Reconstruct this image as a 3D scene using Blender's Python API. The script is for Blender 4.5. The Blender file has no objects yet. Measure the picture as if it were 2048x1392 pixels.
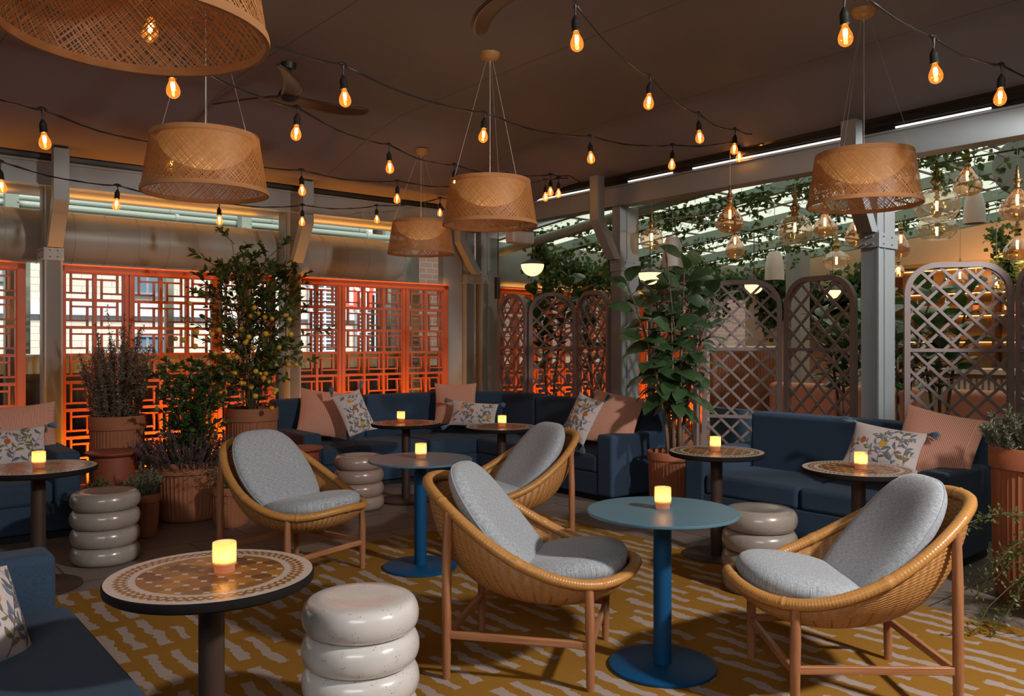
import bpy, math, random
import numpy as np
from mathutils import Vector, Matrix
R = random.Random(7)
SC = bpy.context.scene
COL = SC.collection
F = 1650.0; CX = 1024.0; HY = 686.0; EYE = 1.5
PI = math.pi
def P(px, py, d):
    "photo pixel at a distance d in front of the camera -> place in the room"
    return Vector(((px-CX)/F*d, d, EYE-(py-HY)/F*d))
AX = Vector((.772, .636, 0)).normalized(); BX = Vector((AX.y, -AX.x, 0))
PHI = math.atan2(AX.y, AX.x)
CN = Vector((-.48, 10.9, 0))
def W(s, q, z=0):
    "s metres off the grille wall, q metres off the trellis side (positive = into the lounge)"
    return CN + BX*s - AX*q + Vector((0, 0, z))
# ---------------------------------------------------------------- node helpers
def mat(name):
    m = bpy.data.materials.new(name); m.use_nodes = True
    nt = m.node_tree; b = nt.nodes['Principled BSDF']
    return m, nt, b
def N(nt, typ, **kw):
    n = nt.nodes.new(typ)
    for k, v in kw.items():
        if k.startswith('i_'):
            key = k[2:]
            key = int(key) if key.isdigit() else key.replace('_', ' ')
            n.inputs[key].default_value = v
        else: setattr(n, k, v)
    return n
def L(nt, a, b): nt.links.new(a, b)
def math_(nt, op, a, b=None, c=None):
    n = nt.nodes.new('ShaderNodeMath'); n.operation = op
    for i, x in enumerate((a, b, c)):
        if x is None: continue
        if isinstance(x, (int, float)): n.inputs[i].default_value = x
        else: L(nt, x, n.inputs[i])
    return n.outputs[0]
def mixc(nt, f, a, b):
    n = nt.nodes.new('ShaderNodeMix'); n.data_type = 'RGBA'
    if isinstance(f, (int, float)): n.inputs[0].default_value = f
    else: L(nt, f, n.inputs[0])
    for i, x in ((6, a), (7, b)):
        if isinstance(x, tuple): n.inputs[i].default_value = (*x[:3], 1)
        else: L(nt, x, n.inputs[i])
    return n.outputs[2]
def bump(nt, b, h, strength=.3, dist=.01):
    n = N(nt, 'ShaderNodeBump', i_Strength=strength, i_Distance=dist)
    L(nt, h, n.inputs['Height']); L(nt, n.outputs[0], b.inputs['Normal'])
def simple(name, col, rough=.5, metal=0, var=.12, scale=8, bmp=0, bscale=60, spec=.5, coat=0, stretch=None):
    "plain surface with a little mottling"
    m, nt, b = mat(name)
    tc = N(nt, 'ShaderNodeTexCoord'); co = tc.outputs['Object']
    if stretch:
        mp = N(nt, 'ShaderNodeMapping'); mp.inputs['Scale'].default_value = stretch
        L(nt, co, mp.inputs[0]); co = mp.outputs[0]
    nz = N(nt, 'ShaderNodeTexNoise', i_Scale=scale, i_Detail=4.0); L(nt, co, nz.inputs[0])
    c2 = tuple(max(0, min(1, c*(1-var))) for c in col); c3 = tuple(min(1, c*(1+var)) for c in col)
    L(nt, mixc(nt, nz.outputs[0], c2, c3), b.inputs['Base Color'])
    b.inputs['Roughness'].default_value = rough; b.inputs['Metallic'].default_value = metal
    b.inputs['Specular IOR Level'].default_value = spec; b.inputs['Coat Weight'].default_value = coat
    if bmp:
        n2 = N(nt, 'ShaderNodeTexNoise', i_Scale=bscale, i_Detail=3.0); L(nt, co, n2.inputs[0])
        bump(nt, b, n2.outputs[0], bmp, .01)
    return m
def emit(name, col, s):
    m, nt, b = mat(name)
    b.inputs['Base Color'].default_value = (*col, 1)
    b.inputs['Emission Color'].default_value = (*col, 1); b.inputs['Emission Strength'].default_value = s
    return m
def fabric(name, c1, c2, sx=420, sy=420, rough=.9, mel=.5, sheen=.2):
    "woven cloth: two crossing thread sets on UV metres"
    m, nt, b = mat(name)
    tc = N(nt, 'ShaderNodeTexCoord')
    mp = N(nt, 'ShaderNodeMapping'); mp.inputs['Scale'].default_value = (sx*.12, sy, 1); L(nt, tc.outputs['UV'], mp.inputs[0])
    n1 = N(nt, 'ShaderNodeTexNoise', i_Scale=1.0, i_Detail=2.0); L(nt, mp.outputs[0], n1.inputs[0])
    mp2 = N(nt, 'ShaderNodeMapping'); mp2.inputs['Scale'].default_value = (sx, sy*.12, 1); L(nt, tc.outputs['UV'], mp2.inputs[0])
    n2 = N(nt, 'ShaderNodeTexNoise', i_Scale=1.0, i_Detail=2.0); L(nt, mp2.outputs[0], n2.inputs[0])
    h = math_(nt, 'ADD', n1.outputs[0], math_(nt, 'MULTIPLY', n2.outputs[0], .6))
    f = N(nt, 'ShaderNodeMapRange', i_1=.8-.25/mel*.5, i_2=.8+.25/mel*.5); L(nt, h, f.inputs[0])
    L(nt, mixc(nt, f.outputs[0], c1, c2), b.inputs['Base Color'])
    b.inputs['Roughness'].default_value = rough; b.inputs['Specular IOR Level'].default_value = .25
    b.inputs['Sheen Weight'].default_value = sheen; b.inputs['Sheen Roughness'].default_value = .5
    bump(nt, b, h, .35, .003)
    return m
def wood(name, c1, c2, rough=.45, scale=1.0):
    m, nt, b = mat(name)
    tc = N(nt, 'ShaderNodeTexCoord')
    mp = N(nt, 'ShaderNodeMapping'); mp.inputs['Scale'].default_value = (26*scale, 26*scale, 2.2*scale); L(nt, tc.outputs['UV'], mp.inputs[0])
    mp.inputs['Scale'].default_value = (3*scale, 55*scale, 1)
    n1 = N(nt, 'ShaderNodeTexNoise', i_Scale=1.0, i_Detail=5.0, i_Distortion=.6); L(nt, mp.outputs[0], n1.inputs[0])
    f = N(nt, 'ShaderNodeMapRange', i_1=.32, i_2=.68); L(nt, n1.outputs[0], f.inputs[0])
    L(nt, mixc(nt, f.outputs[0], c1, c2), b.inputs['Base Color'])
    b.inputs['Roughness'].default_value = rough
    bump(nt, b, n1.outputs[0], .12, .004)
    return m
def thin_glass(name, tint=(1, 1, 1), refl=.12, rough=.02, wob=0, glow=None, haze=None):
    m = bpy.data.materials.new(name); m.use_nodes = True; nt = m.node_tree; nt.nodes.clear()
    out = N(nt, 'ShaderNodeOutputMaterial')
    tr = N(nt, 'ShaderNodeBsdfTransparent'); tr.inputs[0].default_value = (*tint, 1)
    gl = N(nt, 'ShaderNodeBsdfGlossy'); gl.inputs['Roughness'].default_value = rough
    lw = N(nt, 'ShaderNodeLayerWeight', i_Blend=.35)
    if wob:
        tc = N(nt, 'ShaderNodeTexCoord'); vz = N(nt, 'ShaderNodeTexVoronoi', i_Scale=wob); L(nt, tc.outputs['Object'], vz.inputs[0])
        bp = N(nt, 'ShaderNodeBump', i_Strength=.9, i_Distance=.02); L(nt, vz.outputs[0], bp.inputs['Height'])
        L(nt, bp.outputs[0], gl.inputs['Normal']); L(nt, bp.outputs[0], lw.inputs['Normal'])
    f = math_(nt, 'ADD', math_(nt, 'MULTIPLY', lw.outputs['Facing'], .75), refl)
    f = math_(nt, 'MINIMUM', f, .9)
    mx = N(nt, 'ShaderNodeMixShader'); L(nt, f, mx.inputs[0]); L(nt, tr.outputs[0], mx.inputs[1]); L(nt, gl.outputs[0], mx.inputs[2])
    if haze:
        tl = N(nt, 'ShaderNodeBsdfTranslucent'); tl.inputs[0].default_value = (*haze[0], 1); dfh = N(nt, 'ShaderNodeBsdfDiffuse'); dfh.inputs[0].default_value = (*haze[0], 1); a1 = N(nt, 'ShaderNodeMixShader', i_0=.35); L(nt, tl.outputs[0], a1.inputs[1]); L(nt, dfh.outputs[0], a1.inputs[2])
        hz = N(nt, 'ShaderNodeMixShader', i_0=haze[1]); L(nt, mx.outputs[0], hz.inputs[1]); L(nt, a1.outputs[0], hz.inputs[2]); mx = hz
    if glow:
        em = N(nt, 'ShaderNodeEmission', i_Strength=glow[1]); em.inputs[0].default_value = (*glow[0], 1); ad = N(nt, 'ShaderNodeAddShader'); L(nt, mx.outputs[0], ad.inputs[0]); L(nt, em.outputs[0], ad.inputs[1]); mx = ad
    L(nt, mx.outputs[0], out.inputs[0])
    return m
def trans_mat(name, col, tcol, f, rough=.6, shine=0.0):
    "diffuse + translucent sheet (leaves, frosted glass, lamp cloth)"
    m, nt, b = mat(name)
    tc = N(nt, 'ShaderNodeTexCoord'); nz = N(nt, 'ShaderNodeTexNoise', i_Scale=6.0); L(nt, tc.outputs['Object'], nz.inputs[0])
    L(nt, mixc(nt, nz.outputs[0], tuple(c*.7 for c in col), tuple(min(1, c*1.25) for c in col)), b.inputs['Base Color'])
    b.inputs['Roughness'].default_value = rough; b.inputs['Coat Weight'].default_value = shine
    tl = N(nt, 'ShaderNodeBsdfTranslucent'); tl.inputs[0].default_value = (*tcol, 1)
    mx = N(nt, 'ShaderNodeMixShader', i_0=f); out = nt.nodes['Material Output']
    L(nt, b.outputs[0], mx.inputs[1]); L(nt, tl.outputs[0], mx.inputs[2]); L(nt, mx.outputs[0], out.inputs[0])
    return m
# ---------------------------------------------------------------- mesh builder
class MB:
    def __init__(s): s.v = []; s.f = []; s.m = []; s.uv = {}; s.cur = 0
    def add(s, vs, fs, uvs=None):
        b = len(s.v); s.v.extend([tuple(p) for p in vs])
        for i, f in enumerate(fs):
            s.f.append(tuple(b+j for j in f)); s.m.append(s.cur)
        if uvs is not None:
            for i, u in enumerate(uvs): s.uv[b+i] = u
        return b
    def box(s, lo, hi, M=None):
        x0, y0, z0 = lo; x1, y1, z1 = hi
        vs = [(x0,y0,z0),(x1,y0,z0),(x1,y1,z0),(x0,y1,z0),(x0,y0,z1),(x1,y0,z1),(x1,y1,z1),(x0,y1,z1)]
        if M is not None: vs = [tuple(M @ Vector(p)) for p in vs]
        s.add(vs, [(3,2,1,0),(4,5,6,7),(0,1,5,4),(1,2,6,5),(2,3,7,6),(3,0,4,7)])
    def bar(s, p, q, w, h, up=(0,0,1)):
        "square bar p->q, w sideways, h along up; uv runs along it"
        p, q = Vector(p), Vector(q); d = (q-p); ln = d.length; d.normalize(); u = Vector(up)
        sd = d.cross(u)
        if sd.length < 1e-4: u = Vector((1,0,0)); sd = d.cross(u)
        sd.normalize(); u = sd.cross(d)
        cs = [(-w/2,-h/2),(w/2,-h/2),(w/2,h/2),(-w/2,h/2)]
        vs = [e + sd*a + u*c for e in (p, q) for a, c in cs]
        s.add(vs, [(0,1,5,4),(1,2,6,5),(2,3,7,6),(3,0,4,7),(3,2,1,0),(4,5,6,7)], [(t, i*.03) for t in (0, ln) for i in range(4)])
    def tube(s, pts, r, n=8, closed=False, cap=True, flat=1.0):
        pts = [Vector(p) for p in pts]; k = len(pts)
        rs = r if hasattr(r, '__len__') else [r]*k
        vs = []; uvs = []; ref = Vector((0, 0, 1)); prev = None; acc = 0
        for i, p in enumerate(pts):
            a = pts[(i-1) % k] if (closed or i) else p; c = pts[(i+1) % k] if (closed or i < k-1) else p
            d = (c-a).normalized()
            if prev is None:
                rr = ref if abs(d.dot(ref)) < .95 else Vector((1, 0, 0))
                sd = d.cross(rr).normalized()
            else:
                sd = (prev - d*prev.dot(d)).normalized()
            prev = sd; u = sd.cross(d)
            if i: acc += (p-pts[i-1]).length
            for j in range(n):
                t = 2*PI*j/n
                vs.append(p + sd*math.cos(t)*rs[i] + u*math.sin(t)*rs[i]*flat); uvs.append((acc, j/n*.1))
        fs = []
        for i in range(k if closed else k-1):
            for j in range(n):
                a = i*n+j; b = i*n+(j+1) % n; c = ((i+1) % k)*n+(j+1) % n; d = ((i+1) % k)*n+j
                fs.append((a, b, c, d))
        if cap and not closed:
            fs.append(tuple(range(n-1, -1, -1))); fs.append(tuple((k-1)*n+j for j in range(n)))
        s.add(vs, fs, uvs)
    def lathe(s, prof, n=32, c=(0,0,0), flute=None):
        "prof: (r, z) list; flute(k, theta) scales r"
        vs = []; uvs = []
        for k, (r, z) in enumerate(prof):
            for j in range(n):
                t = 2*PI*j/n; rr = r*(flute(k, t) if flute else 1)
                vs.append((c[0]+rr*math.cos(t), c[1]+rr*math.sin(t), c[2]+z)); uvs.append((j/n, z))
        fs = []
        for k in range(len(prof)-1):
            for j in range(n):
                fs.append((k*n+j, k*n+(j+1) % n, (k+1)*n+(j+1) % n, (k+1)*n+j))
        s.add(vs, fs, uvs)
        return s
    def disc(s, c, r, n=32, up=True):
        vs = [(c[0]+r*math.cos(2*PI*j/n), c[1]+r*math.sin(2*PI*j/n), c[2]) for j in range(n)]
        s.add(vs, [tuple(range(n)) if up else tuple(range(n-1, -1, -1))])
    def prism(s, poly, z0, z1):
        n = len(poly)
        vs = [(x, y, z0) for x, y in poly]+[(x, y, z1) for x, y in poly]
        ar = sum(poly[i][0]*poly[(i+1) % n][1]-poly[(i+1) % n][0]*poly[i][1] for i in range(n))
        fs = [tuple(range(n-1, -1, -1)), tuple(range(n, 2*n))]+[(i, (i+1) % n, n+(i+1) % n, n+i) for i in range(n)]
        if ar < 0: fs = [tuple(reversed(f)) for f in fs]
        s.add(vs, fs)
    def grid(s, fn, nu, nv, closeu=False):
        vs = []; uvs = []
        for i in range(nu+(0 if closeu else 1)):
            for j in range(nv+1):
                vs.append(fn(i/nu, j/nv)); uvs.append((i/nu, j/nv))
        fs = []; m = nv+1; k = nu+(0 if closeu else 1)
        for i in range(nu):
            for j in range(nv):
                i2 = (i+1) % k
                fs.append((i*m+j, i2*m+j, i2*m+j+1, i*m+j+1))
        s.add(vs, fs, uvs)
    def leaf(s, p, d, n, ln, w, curl=.15, fold=.12, seg=4, tip=.0):
        "one blade: base p, direction d, face normal n"
        d = Vector(d).normalized(); n = Vector(n); n = (n-d*n.dot(d))
        if n.length < 1e-3: n = d.orthogonal()
        n.normalize(); sd = d.cross(n)
        vs = []; uvs = []
        for i in range(seg+1):
            t = i/seg; ww = w*.5*math.sin(PI*min(1, .04+t*.96))**.75 if i < seg else w*.02
            if tip and t > .5: ww *= 1-tip*(t-.5)
            c = Vector(p)+d*(ln*t)+n*(curl*ln*(t*(1-t))*1.2-curl*ln*t*t*.8)
            for k in (-1, 0, 1):
                vs.append(c+sd*(ww*k)+n*(abs(k)*ww*fold*2)); uvs.append((k*.5+.5, t))
        fs = []
        for i in range(seg):
            for k in range(2):
                a = i*3+k; fs.append((a, a+1, a+4, a+3))
        s.add(vs, fs, uvs)
    def mesh(s, name, mats, smooth=None, merge=False):
        me = bpy.data.meshes.new(name); me.from_pydata(s.v, [], s.f); 
        for m in (mats if isinstance(mats, (list, tuple)) else [mats]): me.materials.append(m)
        if any(s.m): me.polygons.foreach_set('material_index', s.m)
        uvl = me.uv_layers.new(name='UVMap')
        li = np.empty(len(me.loops), dtype=np.int32); me.loops.foreach_get('vertex_index', li)
        if len(s.uv) == len(s.v) and s.v:
            arr = np.array([s.uv[i] for i in range(len(s.v))], dtype=np.float32)[li]
        else:
            co = np.array(s.v, dtype=np.float32)
            nr = np.zeros((len(me.loops), 3), dtype=np.float32)
            for p in me.polygons:
                nr[p.loop_start:p.loop_start+p.loop_total] = p.normal
            c = co[li]; an = np.abs(nr); arr = np.empty((len(li), 2), dtype=np.float32)
            mx = an.argmax(axis=1)
            arr[:, 0] = np.where(mx == 0, c[:, 1], c[:, 0]); arr[:, 1] = np.where(mx == 2, c[:, 1], c[:, 2])
            for i, u in s.uv.items():
                arr[li == i] = u
        uvl.data.foreach_set('uv', arr.ravel())
        if smooth is not None:
            me.polygons.foreach_set('use_smooth', [True]*len(me.polygons))
            if smooth < 3: me.set_sharp_from_angle(angle=smooth)
        me.update(); return me
    def build(s, name, mats, parent=None, smooth=None, bevel=0, seg=3, loc=None, rz=None):
        o = bpy.data.objects.new(name, s.mesh(name, mats, 9 if bevel else smooth)); COL.objects.link(o)
        if parent is not None: o.parent = parent
        if loc is not None: o.location = loc
        if rz is not None: o.rotation_euler = (0, 0, rz)
        if bevel:
            b = o.modifiers.new('bevel', 'BEVEL'); b.width = bevel; b.segments = seg; b.limit_method = 'ANGLE'; b.harden_normals = True
        return o
def tag(o, label, cat, group=None, kind=None):
    o['label'] = label; o['category'] = cat
    if group: o['group'] = group
    if kind: o['kind'] = kind
    return o
def thing(name, label, cat, loc=(0,0,0), rz=0, group=None, kind=None):
    o = bpy.data.objects.new(name, None); COL.objects.link(o); o.empty_display_size = .1
    o.location = loc; o.rotation_euler = (0, 0, rz)
    return tag(o, label, cat, group, kind)
def dup(root, loc, rz, label=None, group=None):
    def cp(o, par):
        c = o.copy(); COL.objects.link(c); c.parent = par
        for ch in o.children: cp(ch, c)
        return c
    r = cp(root, None); r.location = loc; r.rotation_euler = (0, 0, rz)
    if label: r['label'] = label
    if group: r['group'] = group
    return r
def room(o): o.location = CN; o.rotation_euler = (0, 0, PHI); return o   # local x = beyond the trellis side, local y = beyond the grille wall
def lamp(name, typ, loc, energy, col, parent=None, **kw):
    d = bpy.data.lights.new(name, typ); d.energy = energy; d.color = col
    for k, v in kw.items():
        if k not in ('rot', 'aim'): setattr(d, k, v)
    o = bpy.data.objects.new(name, d); COL.objects.link(o); o.location = loc
    if parent is not None: o.parent = parent
    if 'rot' in kw: o.rotation_euler = kw['rot']
    if 'aim' in kw: o.rotation_euler = (Vector(kw['aim'])-Vector(loc)).to_track_quat('-Z', 'Y').to_euler()
    return o
# ---------------------------------------------------------------- materials
M = {}
M['steel'] = simple('painted_steel', (.29, .30, .295), .42, .0, .06, 5, .04, 200)
M['steel_dark'] = simple('painted_steel_beam', (.20, .20, .195), .5, 0, .06, 4)
M['green_pipe'] = simple('green_painted_pipe', (.27, .34, .29), .45, 0, .08, 4)
M['black'] = simple('black_plastic', (.012, .011, .011), .45, 0, .2, 20)
M['blackmetal'] = simple('dark_track_metal', (.02, .018, .017), .4, .2, .2, 8)
M['orange'] = simple('orange_lacquer', (.40, .098, .034), .5, 0, .08, 6)
M['duct'] = simple('galvanised_duct', (.38, .38, .33), .42, .1, .06, 3)
M['terracotta'] = simple('terracotta', (.33, .125, .062), .75, 0, .16, 7, .15, 90, .3)
M['terracotta2'] = simple('terracotta_red', (.36, .12, .055), .7, 0, .14, 5, .12, 90, .3)
M['rust_metal'] = simple('rust_painted_metal', (.26, .065, .03), .45, 0, .08, 6)
M['soil'] = simple('soil', (.03, .02, .014), .95, 0, .4, 40, .5, 80)
M['blue'] = simple('blue_powder_coat', (.003, .062, .165), .48, 0, .05, 20, .05, 400, .25)
M['blue_top'] = simple('blue_table_top', (.075, .165, .225), .33, 0, .06, 20, .04, 400)
M['brown_metal'] = simple('brown_metal', (.055, .032, .024), .45, .2, .1, 10)
M['edge_dark'] = simple('dark_table_edge', (.008, .006, .006), .8, 0, .3, 20, .1, 100, .2)
M['teak'] = wood('teak', (.27, .105, .045), (.46, .21, .095), .4)
M['wicker'] = simple('wicker', (.42, .20, .062), .42, 0, .28, 60)
M['rim'] = simple('wicker_wrap', (.47, .225, .062), .34, 0, .25, 70)
M['cushion'] = fabric('grey_blue_weave', (.17, .195, .225), (.50, .535, .575), 300, 520, .92, .5)
M['sofa'] = fabric('navy_cloth', (.020, .038, .070), (.038, .069, .116), 500, 500, .85, .5, .04)
M['plinth'] = simple('dark_plinth', (.008, .008, .01), .7)
M['tassel'] = simple('blue_tassel_yarn', (.17, .24, .33), .9, 0, .25, 60)
M['trellis'] = simple('mauve_brown_paint', (.26, .185, .165), .5, 0, .08, 10)
M['straw'] = simple('woven_straw', (.50, .215, .065), .5, 0, .22, 50)
M['straw_band'] = simple('straw_band', (.47, .21, .075), .5, 0, .2, 4, .4, 180, stretch=(1, 1, 12))
M['canopy'] = simple('ochre_ceiling_rose', (.46, .23, .07), .45, 0, .05, 8)
M['brass'] = simple('aged_brass', (.42, .27, .11), .32, 1.0, .2, 20)
M['wire'] = simple('pale_wire', (.5, .47, .44), .4, .5)
M['walnut'] = wood('dark_walnut', (.03, .013, .008), (.075, .032, .016), .4)
M['woodpanel'] = wood('red_brown_panel', (.22, .07, .03), (.31, .115, .052), .5, .5)
M['pink'] = simple('salmon_cloth', (.56, .22, .14), .9, 0, .06, 20, .1, 200)
M['teal'] = simple('teal_cloth', (.06, .12, .17), .85, 0, .08, 20, .1, 200)
M['white_ceramic'] = simple('white_ceramic', (.66, .58, .53), .4, 0, .03, 5)
M['wax'] = None
M['stem'] = simple('bark', (.16, .095, .055), .85, 0, .3, 30, .4, 60)
M['stem_g'] = simple('green_stem', (.10, .09, .035), .8, 0, .3, 30)
M['wax'] = trans_mat('candle_wax', (.85, .66, .4), (.95, .62, .3), .65, .5)
def leafm(n, c, t, f=.3, sh=.2, r=.45): M[n] = trans_mat(n, c, t, f, r, sh)
leafm('leaf_ficus', (.045, .085, .032), (.09, .17, .04), .22, .35, .36)
leafm('leaf_citrus', (.11, .15, .035), (.20, .26, .05), .3, .2)
leafm('leaf_laurel', (.065, .11, .035), (.13, .2, .05), .25, .3)
leafm('leaf_rosemary', (.16, .165, .105), (.16, .16, .08), .2, 0, .8)
leafm('leaf_rosemary_dry', (.24, .16, .125), (.2, .13, .09), .2, 0, .8)
leafm('leaf_silver', (.32, .32, .22), (.18, .17, .10), .2, 0, .8)
leafm('leaf_olive', (.14, .145, .05), (.12, .11, .03), .25, 0, .7)
leafm('heather', (.18, .075, .13), (.16, .07, .11), .2, 0, .8)
leafm('leaf_ivy', (.036, .075, .022), (.12, .2, .035), .35, .2)
leafm('leaf_ivy_pale', (.10, .14, .035), (.2, .27, .06), .35, .1)
leafm('leaf_fiddle', (.03, .065, .022), (.08, .16, .03), .22, .4, .35)
M['fruit'] = simple('citrus_fruit', (.62, .29, .02), .4, 0, .12, 20, .15, 150)
M['fruit_y'] = simple('citrus_fruit_yellow', (.60, .40, .035), .4, 0, .12, 20, .15, 150)
M['filament'] = emit('filament', (1.0, .50, .13), 95)
M['filament2'] = emit('filament_soft', (1.0, .44, .10), 32)
M['flame'] = emit('flame', (1.0, .60, .20), 40)
M['opal'] = emit('opal_glass_lit', (1.0, .72, .38), 1.5)
M['bulbglass'] = thin_glass('amber_bulb_glass', (1.0, .78, .5), .05, glow=((1, .30, .03), .55))
M['clearglass'] = thin_glass('clear_glass', (.96, .90, .80), .10, .05, 11, haze=((.8, .6, .4), .10))
M['smokeglass'] = thin_glass('smoked_amber_glass', (.80, .63, .48), .14, .04, haze=((.75, .42, .2), .16))
M['paneglass'] = thin_glass('window_glass', (.62, .72, .78), .25)
M['ceramic_grey'] = None
# ================================================================ THE SETTING
def struct(o, label, cat): return tag(o, label, cat, kind='structure')
# ---- floor: large grey-brown pavers laid square to the room
m, nt, b = mat('stone_pavers')
tc = N(nt, 'ShaderNodeTexCoord')
br = N(nt, 'ShaderNodeTexBrick', offset=.5); L(nt, tc.outputs['Object'], br.inputs[0])
for k, v in (('Scale', 1.0), ('Mortar Size', .006), ('Mortar Smooth', .1), ('Brick Width', .9), ('Row Height', .6), ('Bias', 0.0)): br.inputs[k].default_value = v
br.inputs['Color1'].default_value = (.17, .135, .115, 1); br.inputs['Color2'].default_value = (.225, .18, .155, 1); br.inputs['Mortar'].default_value = (.04, .035, .03, 1)
nz = N(nt, 'ShaderNodeTexNoise', i_Scale=4.0, i_Detail=6.0); L(nt, tc.outputs['Object'], nz.inputs[0])
mr = N(nt, 'ShaderNodeMapRange', i_3=.7, i_4=1.25); L(nt, nz.outputs[0], mr.inputs[0])
mm = N(nt, 'ShaderNodeMix', data_type='RGBA', blend_type='MULTIPLY'); mm.inputs[0].default_value = 1
L(nt, br.outputs['Color'], mm.inputs[6]); L(nt, mr.outputs[0], mm.inputs[7]); L(nt, mm.outputs[2], b.inputs['Base Color'])
b.inputs['Roughness'].default_value = .55
bump(nt, b, math_(nt, 'SUBTRACT', nz.outputs[0], math_(nt, 'MULTIPLY', br.outputs['Fac'], 2.0)), .25, .01)
M['paver'] = m
mb = MB(); mb.box((-9.6, -11.2, -.12), (6.5, 1.9, 0)); struct(room(mb.build('floor', M['paver'])), 'grey brown stone paver floor under the whole lounge', 'floor')
# ---- ceiling: taupe stretched cloth, falling to the eaves
m, nt, b = mat('ceiling_cloth')
tc = N(nt, 'ShaderNodeTexCoord'); sx = N(nt, 'ShaderNodeSeparateXYZ'); L(nt, tc.outputs['Object'], sx.inputs[0])
nz = N(nt, 'ShaderNodeTexNoise', i_Scale=1.1, i_Detail=3.0); L(nt, tc.outputs['Object'], nz.inputs[0])
seam = math_(nt, 'LESS_THAN', math_(nt, 'ABSOLUTE', math_(nt, 'SUBTRACT', math_(nt, 'FRACT', math_(nt, 'MULTIPLY', sx.outputs[0], .62)), .5)), .004)
base = mixc(nt, nz.outputs[0], (.185, .165, .18), (.215, .19, .205))
L(nt, mixc(nt, seam, base, (.125, .11, .118)), b.inputs['Base Color']); b.inputs['Roughness'].default_value = .75
mpc = N(nt, 'ShaderNodeMapping'); mpc.inputs['Scale'].default_value = (2, 90, 1); L(nt, tc.outputs['Object'], mpc.inputs[0])
n3 = N(nt, 'ShaderNodeTexNoise', i_Scale=1.0); L(nt, mpc.outputs[0], n3.inputs[0]); bump(nt, b, n3.outputs[0], .12, .01)
M['ceiling'] = m
def ceil_z(x, y):
    z = 3.64
    k = max(0, min(1, (y+2.1)/2.1)); z -= .40*k*k*(3-2*k)*.95
    h = max(0, min(1, (x+.62)/.5)); z -= .32*h
    z -= .02*math.exp(-((y+1.45-.12*x)/.13)**2)*min(1, max(0, (-x-.5)))
    return z + .02*math.sin(1.1*x+.5*y)*min(1, -y/3)
mb = MB()
def cf(u, v):
    x = -9.5+9.42*(u**.85); y = -11.1+11.05*(v**.8); return (x, y, ceil_z(x, y))
mb.grid(cf, 90, 90); mb.f = [tuple(reversed(f)) for f in mb.f]
struct(room(mb.build('ceiling', M['ceiling'], smooth=9)), 'taupe stretched cloth ceiling sloping to the eaves', 'ceiling')
mb = MB(); mb.box((-9.7, -11.3, 3.72), (.25, .12, 3.8)); struct(room(mb.build('roof', M['steel_dark'])), 'flat roof deck over the cloth ceiling', 'roof')
mb = MB(); mb.box((.1, -11.1, 3.29), (.14, .12, 3.73)); mb.box((-9.5, .08, 3.29), (.1, .12, 3.73)); struct(room(mb.build('trim_fascia', M['steel_dark'])), 'dark fascia board closing the gap above the eave tracks', 'trim')
# ---- far closing walls (behind the camera and at the ends)
wallm = simple('dark_plaster', (.12, .10, .09), .8, 0, .06, 3)
for nm, lo, hi, lb in (('wall_back', (-9.6, -11.25, 0), (6.5, -11.1, 3.8), 'dark plaster wall closing the lounge behind the viewer'),
                       ('wall_left', (-9.7, -11.2, 0), (-9.55, .2, 3.8), 'dark plaster wall closing the lounge at the left end'),):
    mb = MB(); mb.box(lo, hi); struct(room(mb.build(nm, wallm)), lb, 'wall')
# ---- eave beams, tracks
mb = MB(); mb.box((-9.5, 0, 2.97), (.3, .14, 3.2)); mb.box((-9.5, -.03, 2.97), (.0, 0, 2.985)); mb.box((-9.5, -.03, 3.185), (0, 0, 3.2))
struct(room(mb.build('beam', M['steel'])), 'grey steel eave beam above the orange screens', 'beam')
mb = MB(); mb.box((-9.5, .14, 2.975), (-.3, .72, 2.995)); struct(room(mb.build('trim_soffit', simple('soffit_board', (.5, .47, .42), .6))), 'pale soffit board glowing amber outside the eave beam', 'soffit')
mb = MB(); mb.box((0, -11.1, 2.98), (.14, .0, 3.2)); mb.box((-.04, -11.1, 2.98), (0, 0, 2.995)); mb.box((-.04, -11.1, 3.185), (0, 0, 3.2))
struct(room(mb.build('beam', M['steel'])), 'grey steel eave beam above the trellis screens', 'beam')
mb = MB(); mb.box((-9.5, -.02, 3.2), (0, .14, 3.30)); mb.bar((-9.5, -.05, 3.23), (0, -.05, 3.23), .03, .03)
struct(room(mb.build('trim_eave', M['blackmetal'])), 'dark curtain track along the eave above the orange screens', 'trim')
mb = MB(); mb.box((-.02, -11.1, 3.2), (.14, 0, 3.30)); mb.bar((-.06, -11.1, 3.25), (-.06, 0, 3.25), .03, .03)
struct(room(mb.build('trim_track', M['blackmetal'])), 'dark curtain track along the eave above the trellis screens', 'trim')
led = emit('led_white', (1, .95, .9), 1.3)
segs = [(.5, 2.35, 'white light line under the eave between corner and middle post'), (2.75, 3.35, 'short white light line just past the middle post'), (3.6, 5.3, 'long white light line above the string light end'), (5.6, 6.3, 'bright white light line at the right post')]
for s0, s1, lb in segs:
    mb = MB(); mb.box((-.052, -s1, 3.204), (-.042, -s0, 3.218)); o = room(mb.build('led_line', led)); tag(o, lb, 'light')
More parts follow.
